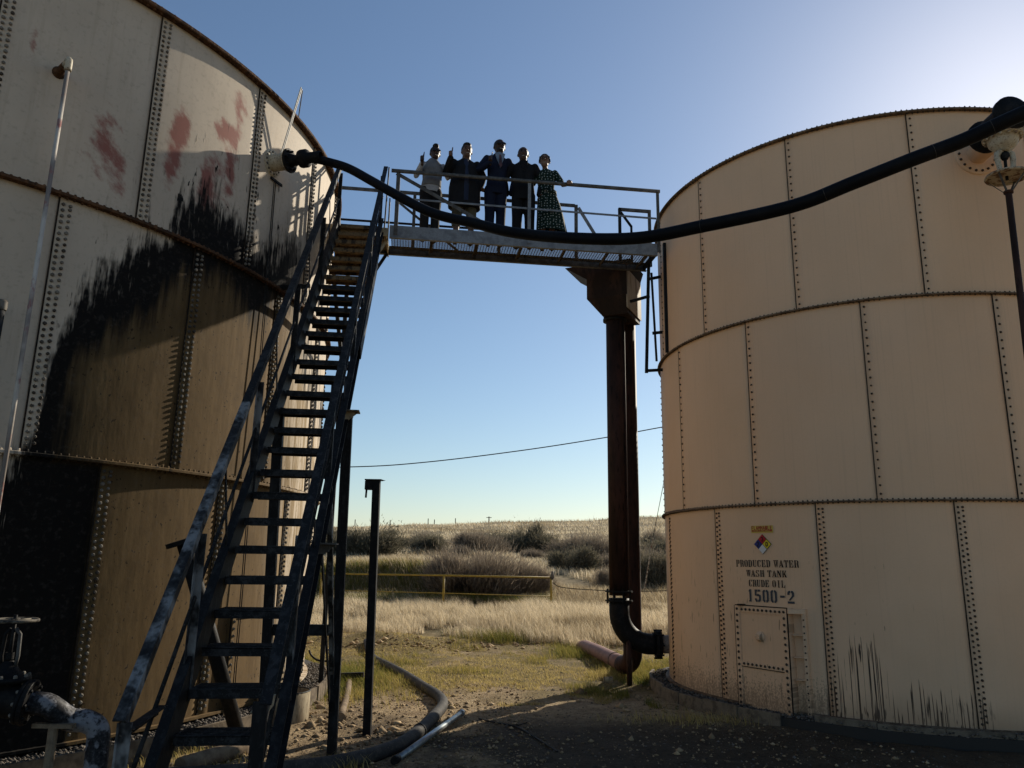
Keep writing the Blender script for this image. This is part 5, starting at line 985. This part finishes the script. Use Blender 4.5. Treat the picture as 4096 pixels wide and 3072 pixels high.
def bush(px, wpx, top, bot, v, label, rot=0):
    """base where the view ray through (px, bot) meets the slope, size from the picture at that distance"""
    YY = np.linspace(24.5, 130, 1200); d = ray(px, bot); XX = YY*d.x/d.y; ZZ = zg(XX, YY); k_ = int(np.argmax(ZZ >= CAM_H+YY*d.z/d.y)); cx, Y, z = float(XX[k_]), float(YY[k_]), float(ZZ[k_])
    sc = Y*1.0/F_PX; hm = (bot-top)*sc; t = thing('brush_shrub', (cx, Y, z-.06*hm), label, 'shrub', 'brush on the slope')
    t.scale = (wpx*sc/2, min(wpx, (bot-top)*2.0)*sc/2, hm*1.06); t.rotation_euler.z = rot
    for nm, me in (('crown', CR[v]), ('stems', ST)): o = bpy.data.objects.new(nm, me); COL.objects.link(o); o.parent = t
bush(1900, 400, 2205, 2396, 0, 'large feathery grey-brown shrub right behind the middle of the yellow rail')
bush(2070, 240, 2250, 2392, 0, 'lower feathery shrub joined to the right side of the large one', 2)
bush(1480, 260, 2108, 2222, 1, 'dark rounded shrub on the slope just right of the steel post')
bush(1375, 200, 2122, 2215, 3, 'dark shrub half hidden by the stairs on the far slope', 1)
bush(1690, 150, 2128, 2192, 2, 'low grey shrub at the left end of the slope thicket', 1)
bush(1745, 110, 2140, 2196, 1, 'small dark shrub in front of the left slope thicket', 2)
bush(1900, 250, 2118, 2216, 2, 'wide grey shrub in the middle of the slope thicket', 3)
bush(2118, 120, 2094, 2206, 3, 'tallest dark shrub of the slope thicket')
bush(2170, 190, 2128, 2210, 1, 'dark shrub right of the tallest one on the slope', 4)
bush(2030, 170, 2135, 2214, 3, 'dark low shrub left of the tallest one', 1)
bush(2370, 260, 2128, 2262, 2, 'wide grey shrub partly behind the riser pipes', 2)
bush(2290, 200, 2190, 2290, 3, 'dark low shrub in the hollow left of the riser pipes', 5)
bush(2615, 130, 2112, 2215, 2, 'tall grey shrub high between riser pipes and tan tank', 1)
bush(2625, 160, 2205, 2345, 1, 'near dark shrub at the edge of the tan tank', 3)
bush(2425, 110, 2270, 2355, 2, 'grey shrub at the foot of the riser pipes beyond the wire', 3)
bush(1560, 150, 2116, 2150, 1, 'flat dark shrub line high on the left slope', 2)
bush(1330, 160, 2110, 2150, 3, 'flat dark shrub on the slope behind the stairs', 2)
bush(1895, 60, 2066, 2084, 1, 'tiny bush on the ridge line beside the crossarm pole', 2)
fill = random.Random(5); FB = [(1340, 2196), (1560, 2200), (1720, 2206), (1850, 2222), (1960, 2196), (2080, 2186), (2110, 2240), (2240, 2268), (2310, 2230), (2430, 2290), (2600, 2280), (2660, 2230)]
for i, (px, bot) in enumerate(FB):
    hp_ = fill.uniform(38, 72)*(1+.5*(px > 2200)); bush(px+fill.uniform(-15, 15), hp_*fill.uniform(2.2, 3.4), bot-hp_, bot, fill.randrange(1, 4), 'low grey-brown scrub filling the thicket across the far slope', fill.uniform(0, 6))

# ------------------------------------------------------------------ five people on the footbridge
def ell(m, c, r, n=10, k=7):
    c = Vector(c); V = [c+Vector((0, 0, r[2]))]
    for i in range(1, k):
        t = PI*i/k
        for j in range(n): a = 2*PI*j/n; V.append(c+Vector((r[0]*math.sin(t)*math.cos(a), r[1]*math.sin(t)*math.sin(a), r[2]*math.cos(t))))
    V.append(c-Vector((0, 0, r[2]))); e = len(V)-1
    Fc = [(0, 1+j, 1+(j+1) % n) for j in range(n)]+[(1+(i-1)*n+j, 1+i*n+j, 1+i*n+(j+1) % n, 1+(i-1)*n+(j+1) % n) for i in range(1, k-1) for j in range(n)]+[(e, 1+(k-2)*n+(j+1) % n, 1+(k-2)*n+j) for j in range(n)]
    m.add(V, Fc); return m
def cap(m, pts, rs, n=10):
    m.tube(pts, rs, n)
    for p, r in ((pts[0], rs[0]), (pts[-1], rs[-1])): ell(m, p, (r, r, r), n, 6)
    return m
def loft(m, secs, n=18):                                          # (cx, cy, z, rx, ry)
    V = [(cx+rx*math.cos(2*PI*k/n), cy+ry*math.sin(2*PI*k/n), z) for cx, cy, z, rx, ry in secs for k in range(n)]
    Fc = [(i*n+k, i*n+(k+1) % n, (i+1)*n+(k+1) % n, (i+1)*n+k) for i in range(len(secs)-1) for k in range(n)]
    Fc += [tuple(range(n-1, -1, -1)), tuple((len(secs)-1)*n+k for k in range(n))]; m.add(V, Fc); return m
def skin(m, name, mat, parent, vox, sm=3):
    """weld overlapping volumes into one continuous surface"""
    me = m.mesh(name); o = bpy.data.objects.new(name, me); COL.objects.link(o)
    r = o.modifiers.new('weld', 'REMESH'); r.mode = 'VOXEL'; r.voxel_size = vox; r.use_smooth_shade = True
    s = o.modifiers.new('soft', 'SMOOTH'); s.iterations = sm; s.factor = .5
    dg = bpy.context.evaluated_depsgraph_get(); me2 = bpy.data.meshes.new_from_object(o.evaluated_get(dg)); me2.name = name
    o.modifiers.clear(); o.data = me2; bpy.data.meshes.remove(me); me2.materials.clear(); me2.materials.append(mat)
    if parent: o.parent = parent
    return o
def plain(m, name, mat, parent, smooth=True):
    me = m.mesh(name, smooth); me.materials.append(mat); o = bpy.data.objects.new(name, me); COL.objects.link(o); o.parent = parent; return o
def cloth(name, a, b=None, rough=.85):
    k = NT(name, rough, spec=.2); p = k.obj(); n1 = k.noise(p, 9, 4); n2 = k.noise(p, 160, 2); k.col(k.mix(k.ss(n1, .35, .7), a, b or tuple(c*.75 for c in a))); k.bump(k.add(k.mul(n1, 2), k.mul(n2, .2)), .3, .012); return k.m
def skin_mat(name, c): k = NT(name, .5); k.col(k.mix(k.noise(k.obj(), 14, 3), c, tuple(q*.8 for q in c))); return k.m
SK1 = skin_mat('skin_deep', (.042, .023, .016)); SK2 = skin_mat('skin_tan', (.125, .07, .048)); SK3 = skin_mat('skin_dark', (.045, .025, .017)); SK4 = skin_mat('skin_brown', (.075, .040, .028)); SK5 = skin_mat('skin_light', (.20, .12, .085))
HAIR = cloth('hair_black', (.012, .010, .009), rough=.55); LENS = NT('dark_lens', .12).col((.008, .008, .010)).m; TEETH = NT('teeth', .4).col((.40, .37, .32)).m; EYE = NT('eye_dark', .3).col((.02, .015, .012)).m; SHOE = NT('shoe', .5).col((.015, .013, .012)).m
def hand(m, w, kind, sg):
    """w wrist; 'up' = fist with raised thumb seen from its thumb side; 'grip' = fingers hanging over a rail; 'flat' = fingers laid down"""
    w = Vector(w)
    if kind == 'up':
        c = w+Vector((0, -.022, .055)); ell(m, c, (.030, .040, .046)); cap(m, [w-Vector((0, 0, .03)), c], [.026, .030])
        for i, L in enumerate((.030, .034, .031, .025)):
            z = c.z+.032-i*.021; cap(m, [Vector((c.x-sg*.012, c.y-.020, z)), Vector((c.x+sg*.012, c.y-.046, z)), Vector((c.x+sg*.034, c.y-.026, z-.003)), Vector((c.x+sg*.034-sg*L*.2, c.y+.004, z-.004))], [.0105, .0105, .0095, .0085], 8)
        cap(m, [c+Vector((-sg*.012, -.014, .030)), c+Vector((-sg*.016, -.022, .066)), c+Vector((-sg*.022, -.020, .112))], [.014, .0125, .0095], 8)
    else:
        d = Vector((0, -1, -.15)) if kind == 'grip' else Vector((sg*.9, -.1, -.35)); d.normalize(); s = Vector((1, 0, 0)) if kind == 'grip' else Vector((0, -1, 0)); c = w+d*.05
        cap(m, [w, c, w+d*.085], [.027, .036, .030])
        for i, L in enumerate((.9, 1.0, .95, .78)):
            o_ = s*((i-1.5)*.021); b = w+d*.085+o_; e = b+d*.035*L; cap(m, [b, e, e+Vector((d.x*.01, d.y*.012, -.036*L)), e+Vector((d.x*.0, d.y*.006, -.062*L))], [.0105, .010, .0095, .008], 8)
        cap(m, [w+s*(.024*sg), w+s*(.045*sg)+d*.05, w+s*(.042*sg)+d*.082+Vector((0, 0, -.02))], [.014, .012, .009], 8)
def person(label, x0, t, H, skinm, head, arms, build, legs, lean=0, rot=0, feet=SHOE):
    """local frame: x to the viewer's right, -y towards the camera; arms: viewer-left and viewer-right (elbow, wrist, hand kind)"""
    base = wp(x0, t, zt+.013); root = thing('person', base, label, 'person', 'people posing on the footbridge'); root.rotation_euler.z = wrz+rot
    h = H/1.75; sw = build['shoulder']; bw_ = build['belly']; b = MB(); hx, hy, tilt = head
    sh = [Vector((s*sw, .0, 1.395*h)) for s in (-1, 1)]; hc = Vector((lean+hx, hy-.02, 1.597*h)); hh = h*1.14
    # head with jaw, nose, ears, neck
    ell(b, hc+Vector((0, 0, .012*hh)), (.073*hh, .092*hh, .100*hh), 14, 10); ell(b, hc+Vector((0, -.025, -.052*hh)), (.055*hh, .062*hh, .062*hh), 12, 8)
    cap(b, [hc+Vector((0, -.088*hh, .012*hh)), hc+Vector((0, -.108*hh, -.022*hh))], [.009, .014], 8)
    for s in (-1, 1): ell(b, hc+Vector((s*.075*hh, .008, -.008*hh)), (.012, .020, .030), 8, 6)
    cap(b, [Vector((lean*.8, .01, 1.38*h)), hc+Vector((0, .012, -.06*hh))], [.062*h*build.get('neck', 1), .054*h*build.get('neck', 1)])
    # trunk and limbs
    loft(b, [(0, 0, .84*h, .12, .09), (lean*.2, 0, .95*h, .13*bw_, .10*bw_), (lean*.4, 0, 1.10*h, .12*bw_, .095*bw_), (lean*.7, 0, 1.28*h, .145, .10), (lean*.8, .0, 1.36*h, sw*.82, .080), (lean*.8, .0, 1.44*h, .09, .06)])
    for k, s in enumerate((-1, 1)):
        hip = Vector((s*.085, 0, .90*h)); kn = Vector((s*legs, -.01, .50*h)); an = Vector((s*legs*1.05, .015, .07*h))
        cap(b, [hip, (hip+kn)/2, kn, kn.lerp(an, .35), an], [.085*h, .075*h, .055*h, .055*h, .038*h]); cap(b, [an+Vector((0, .02, -.03)), an+Vector((s*.03, -.14, -.045*h))], [.034, .028])
        el, wr, kind = arms[k]; shp = sh[k]+Vector((lean*.8, 0, 0)); el, wr = Vector(el)*h, Vector(wr)*h
        cap(b, [shp, shp.lerp(el, .5), el, el.lerp(wr, .4), wr], [.046*h, .044*h, .038*h, .040*h, .026*h]); hand(b, wr, kind, s)
    body = skin(b, 'body', skinm, root, .0085, 2)
    return root, h, hc, sh, lean
HS = 1.14
def jacket(root, h, sh, lean, arms, mat, name, bot, top=1.455, fat=1.0, sleeve=1.0, open_=None, belly=1.0, flare=1.0):
    m = MB(); sw = abs(sh[0].x)
    loft(m, [(0, 0, bot*h, .165*belly*flare, .125*belly), (lean*.2, 0, .95*h, .165*belly, .125*belly), (lean*.4, -.005, 1.10*h, .150*belly, .122*belly), (lean*.7, -.005, 1.28*h, .168*fat, .125*fat), (lean*.8, 0, 1.375*h, sw*1.02, .100), (lean*.8, .002, 1.42*h, sw*.80, .088), (lean*.8, .005, top*h, sw*.50, .078), (lean*.8, .012, (top+.03)*h, .072, .066)])
    for k in (0, 1):
        el, wr, kind = arms[k]; el, wr = Vector(el)*h, Vector(wr)*h; shp = sh[k]+Vector((lean*.8, 0, -.005)); e = el.lerp(wr, min(1, max(0, (sleeve-.5)/.46))) if sleeve > .5 else shp.lerp(el, sleeve*2)
        pts, rs = ([shp, shp.lerp(el, .5), el, el.lerp(e, .5), e], [.058*fat, .058*fat, .052*fat, .049*fat, .043*fat]) if sleeve > .5 else ([shp, shp.lerp(e, .6), e], [.060*fat, .062*fat, .060*fat])
        cap(m, pts, [r*h for r in rs])
    return skin(m, name, mat, root, .011, 3)
def trousers(root, h, legs, mat, bot=.07, belly=1.0, wide=1.0):
    m = MB(); loft(m, [(0, 0, .82*h, .15*belly, .115*belly), (0, 0, .95*h, .15*belly, .118*belly), (0, 0, 1.02*h, .145*belly, .112*belly)])
    for s in (-1, 1):
        hip = Vector((s*.085, 0, .88*h)); kn = Vector((s*legs, -.01, .50*h)); an = Vector((s*legs*1.05, .012, bot*h)); cap(m, [hip, (hip+kn)/2, kn, kn.lerp(an, .6), an], [.098*h*wide, .090*h*wide, .075*h*wide, .070*h*wide, .066*h*wide])
    return skin(m, 'trousers', mat, root, .011, 3)
def shoes(root, h, legs, mat):
    for s in (-1, 1):
        m = MB(); an = Vector((s*legs*1.05, .015, .03*h)); cap(m, [an+Vector((0, .035, .0)), an+Vector((0, -.04, .005)), an+Vector((s*.03, -.16, -.01))], [.040, .044, .034]); plain(m, 'shoe', mat, root)
def face(root, hc, h, glasses=None, smile=True):
    h = h*HS
    if glasses == 'sun':
        m = MB()
        for s in (-1, 1): ell(m, hc+Vector((s*.034*h, -.094*h, .014*h)), (.031*h, .012, .022*h), 12, 6)
        m.beam(hc+Vector((-.066*h, -.088*h, .024*h)), hc+Vector((.066*h, -.088*h, .024*h)), .012, .008)
        for s in (-1, 1): m.beam(hc+Vector((s*.068*h, -.085*h, .022*h)), hc+Vector((s*.078*h, .01, .012*h)), .005, .009)
        plain(m, 'sunglasses', LENS, root)
    else:
        m = MB()
        for s in (-1, 1): ell(m, hc+Vector((s*.030*h, -.084*h, .014*h)), (.013*h, .010, .008*h), 8, 5)
        plain(m, 'eyes', EYE, root)
        m = MB()
        for s in (-1, 1): m.beam(hc+Vector((s*.014*h, -.092*h, .036*h)), hc+Vector((s*.046*h, -.082*h, .036*h)), .006, .005)
        plain(m, 'eyebrows', HAIR, root, False)
        if glasses == 'clear':
            m = MB()
            for s in (-1, 1): m.torus(hc+Vector((s*.034*h, -.102*h, .012*h)), (0, 1, 0), .028*h, .0035, 16, 6)
            m.beam(hc+Vector((-.008, -.104*h, .016*h)), hc+Vector((.008, -.104*h, .016*h)), .004, .004)
            for s in (-1, 1): m.beam(hc+Vector((s*.062*h, -.10*h, .016*h)), hc+Vector((s*.078*h, .0, .010*h)), .004, .005)
            plain(m, 'glasses', LENS, root)
    if smile: m = MB(); ell(m, hc+Vector((0, -.086*h, -.058*h)), (.019*h, .006, .0050*h), 10, 5); plain(m, 'teeth', TEETH, root)
def hairdo(root, hc, h, kind):
    m = MB(); h = h*HS
    if kind != 'shaved':
        ell(m, hc+Vector((0, .016*h, .034*h)), (.082*h, .096*h, .094*h), 14, 9)
    else: ell(m, hc+Vector((0, .016*h, .030*h)), (.0775*h, .090*h, .088*h), 14, 9)
    if kind == 'quiff': ell(m, hc+Vector((0, -.03*h, .115*h)), (.05*h, .06*h, .035*h)); ell(m, hc+Vector((-.012*h, -.01*h, .135*h)), (.022*h, .03*h, .03*h))
    if kind == 'short': ell(m, hc+Vector((0, -.012*h, .098*h)), (.064*h, .075*h, .034*h))
    if kind == 'updo':
        ell(m, hc+Vector((0, .085*h, .04*h)), (.06*h, .05*h, .055*h))
        for s in (-1, 1): cap(m, [hc+Vector((s*.07*h, -.04*h, .06*h)), hc+Vector((s*.084*h, -.02*h, .0)), hc+Vector((s*.088*h, -.015*h, -.06*h))], [.012, .009, .004], 6)
    return skin(m, 'hair', HAIR, root, .010, 1)
M_VEST = cloth('grey_vest', (.15, .153, .16)); M_WSHIRT = cloth('white_shirt', (.33, .33, .34)); M_BLKTR = cloth('black_trousers', (.015, .014, .014)); M_COAT = cloth('black_coat', (.010, .010, .012)); M_BSHIRT = cloth('dark_blue_shirt', (.020, .028, .055)); M_KHAKI = cloth('olive_khaki', (.085, .078, .052)); M_NAVY = cloth('navy_suit', (.007, .011, .028)); M_LBLUE = cloth('pale_blue_shirt', (.17, .22, .29)); M_TIE = cloth('patterned_tie', (.10, .055, .060), (.04, .03, .04)); M_BSUIT = cloth('black_suit', (.009, .009, .011)); M_BSH2 = cloth('black_shirt', (.006, .006, .008))
k = NT('polka_dot_dress', .85, spec=.2); p_ = k.obj(); x_, y_, z_ = k.xyz(p_); vo = k.n('ShaderNodeTexVoronoi', voronoi_dimensions='2D'); vo.inputs['Scale'].default_value = 21; vo.inputs['Randomness'].default_value = .45; k.put(vo.inputs['Vector'], k.vec(x_, z_, 0.0)); k.col(k.mix(k.ss(vo.outputs['Distance'], .20, .15), (.005, .016, .011), (0.30, .33, .30))); M_DRESS = k.m
# 1: light grey vest over white shirt, thumb up
A = (((-.27, -.02, 1.13), (-.20, -.17, 1.31), 'up'), ((.30, .06, 1.22), (.42, .10, 1.36), 'flat'))
r1, h, hc, sh, ln_ = person('person in a pale grey vest and white shirt, thumb up at the left end', .60, .24, 1.63, SK1, (.02, 0, 0), A, dict(shoulder=.165, belly=.95), .085, .02, .16)
jacket(r1, h, sh, ln_, A, M_WSHIRT, 'shirt', .86, sleeve=.94, fat=.92, belly=.93, top=1.44)
m = MB(); loft(m, [(0, 0, .97*h, .163, .128), (.01, -.004, 1.10*h, .152, .128), (.012, -.006, 1.28*h, .165, .130), (.016, 0, 1.39*h, .150, .110), (.016, .004, 1.455*h, .095, .088), (.016, .008, 1.50*h, .066, .066)]); skin(m, 'vest', M_VEST, r1, .011, 2)
trousers(r1, h, .085, M_BLKTR, .06, .98, 1.08); shoes(r1, h, .085, SHOE); face(r1, hc, h, 'sun'); hairdo(r1, hc, h, 'quiff')
# 2: broad man in a long open black coat
A = (((-.31, .0, 1.20), (-.27, -.20, 1.36), 'up'), ((.30, .02, 1.20), (.24, -.02, .98), 'flat'))
r2, h, hc, sh, ln_ = person('broad man in a long black coat over a dark blue shirt, thumb raised', 1.135, .26, 1.72, SK2, (.01, -.01, 0), A, dict(shoulder=.19, belly=1.45, neck=1.25), .115, .0, .08)
jacket(r2, h, sh, ln_, A, M_COAT, 'coat', .60, sleeve=.95, fat=1.25, belly=1.55, flare=1.02)
m = MB(); loft(m, [(0, -.085, .66*h, .075, .120), (0, -.09, .95*h, .070, .122), (0, -.08, 1.12*h, .060, .125), (0, -.055, 1.30*h, .055, .108), (0, -.03, 1.43*h, .05, .085)]); skin(m, 'shirt', M_BSHIRT, r2, .011, 2)
trousers(r2, h, .115, M_KHAKI, .32, 1.35, 1.15); shoes(r2, h, .115, SHOE); face(r2, hc, h); hairdo(r2, hc, h, 'short')
# 3: tall man in navy suit
A = (((-.30, .0, 1.14), (-.14, -.20, 1.22), 'up'), ((.31, .03, 1.14), (.26, .06, .90), 'flat'))
r3, h, hc, sh, ln_ = person('tallest man in a navy suit with pale blue shirt and tie, thumb up', 1.63, .26, 1.87, SK3, (.015, 0, 0), A, dict(shoulder=.178, belly=1.0), .09, .03, .14)
jacket(r3, h, sh, ln_, A, M_NAVY, 'suit_jacket', .80, sleeve=.95, fat=1.02, belly=1.0)
m = MB(); m.add([(ln_+a*h, b_*h, c_*h) for a, b_, c_ in ((-.075, -.103, 1.455), (.085, -.103, 1.455), (.06, -.122, 1.36), (.005, -.139, 1.20), (-.05, -.122, 1.36), (0, -.10, 1.48))], [(0, 4, 2, 1, 5), (4, 3, 2)]); o = plain(m, 'shirt', M_LBLUE, r3, False); so = o.modifiers.new('t', 'SOLIDIFY'); so.thickness = .02
m = MB(); m.prism([(-.014, .235), (.014, .235), (.028, .03), (0, -.01), (-.028, .03)], (ln_*h+.003, -.139*h-.012, 1.205*h), (1, 0, 0), (0, .16, 1), .006); plain(m, 'tie', M_TIE, r3, False)
m = MB(); ell(m, hc+Vector((0, -.032*h, -.066*h)), (.058*h, .064*h, .052*h)); plain(m, 'beard', HAIR, r3)
trousers(r3, h, .09, M_NAVY, .06, 1.0, 1.0); shoes(r3, h, .09, SHOE); face(r3, hc, h, 'sun'); hairdo(r3, hc, h, 'shaved')
# 4: man in black
A = (((-.31, .02, 1.16), (-.27, .05, .93), 'flat'), ((.30, .03, 1.15), (.25, -.02, .90), 'flat'))
r4, h, hc, sh, ln_ = person('man with shaved head in a black suit and black shirt, second from right', 2.085, .27, 1.77, SK4, (.0, 0, 0), A, dict(shoulder=.19, belly=1.08, neck=1.1), .10, -.015, -.10)
jacket(r4, h, sh, ln_, A, M_BSUIT, 'suit_jacket', .78, sleeve=.95, fat=1.10, belly=1.12)
m = MB(); m.add([(a*h, b_*h, c_*h) for a, b_, c_ in ((-.06, -.105, 1.455), (.06, -.105, 1.455), (.045, -.135, 1.30), (0, -.148, 1.12), (-.045, -.135, 1.30))], [(0, 4, 3, 2, 1)]); o = plain(m, 'shirt', M_BSH2, r4, False); so = o.modifiers.new('t', 'SOLIDIFY'); so.thickness = .015
m = MB(); m.torus((.0, -.150*h, 1.30*h), (0, 1, .1), .020, .003, 14, 5); m.torus((.008, -.150*h, 1.255*h), (0, 1, .1), .020, .003, 14, 5); plain(m, 'hung_glasses', LENS, r4)
trousers(r4, h, .10, M_BSUIT, .06, 1.08, 1.12); shoes(r4, h, .10, SHOE); face(r4, hc, h); hairdo(r4, hc, h, 'shaved')
# 5: woman in polka-dot dress leaning on the rail
A = (((-.27, .05, 1.16), (-.30, .08, .98), 'flat'), ((.27, -.06, 1.13), (.37, -.215, 1.085), 'grip'))
r5, h, hc, sh, ln_ = person('woman in a dark green polka-dot dress and glasses, hand on the rail', 2.47, .25, 1.66, SK5, (-.01, -.01, 0), A, dict(shoulder=.150, belly=.86, neck=.85), .075, -.035, -.2)
jacket(r5, h, sh, ln_, A, M_DRESS, 'dress_top', .96, sleeve=.36, fat=.93, belly=.86, top=1.425)
m = MB(); loft(m, [(.02, 0, .96*h, .138, .115), (.02, 0, 1.0*h, .135, .112), (.02, 0, 1.04*h, .132, .110)]); plain(m, 'belt', M_DRESS, r5)
n_ = 40; V = []
for i, (z, r_, cx) in enumerate(((1.02, .130, .0), (.90, .165, .012), (.75, .195, .03), (.58, .215, .05), (.42, .232, .065), (.30, .245, .078))):
    for kx in range(n_): a = 2*PI*kx/n_; w_ = 1+.05*math.sin(a*9)*(i/5); V.append((cx+r_*w_*math.cos(a), r_*.78*w_*math.sin(a), (z-(.03*math.cos(a+.6) if i > 3 else 0))*h))
m = MB(); m.add(V, [(i*n_+j, i*n_+(j+1) % n_, (i+1)*n_+(j+1) % n_, (i+1)*n_+j) for i in range(5) for j in range(n_)]); plain(m, 'skirt', M_DRESS, r5)
m = MB(); m.torus((-.02, -.118*h, 1.0*h), (0, 1, 0), .024, .004, 14, 5); plain(m, 'belt_buckle', M_GALV, r5)
shoes(r5, h, .075, SHOE); face(r5, hc, h, 'clear'); hairdo(r5, hc, h, 'updo')
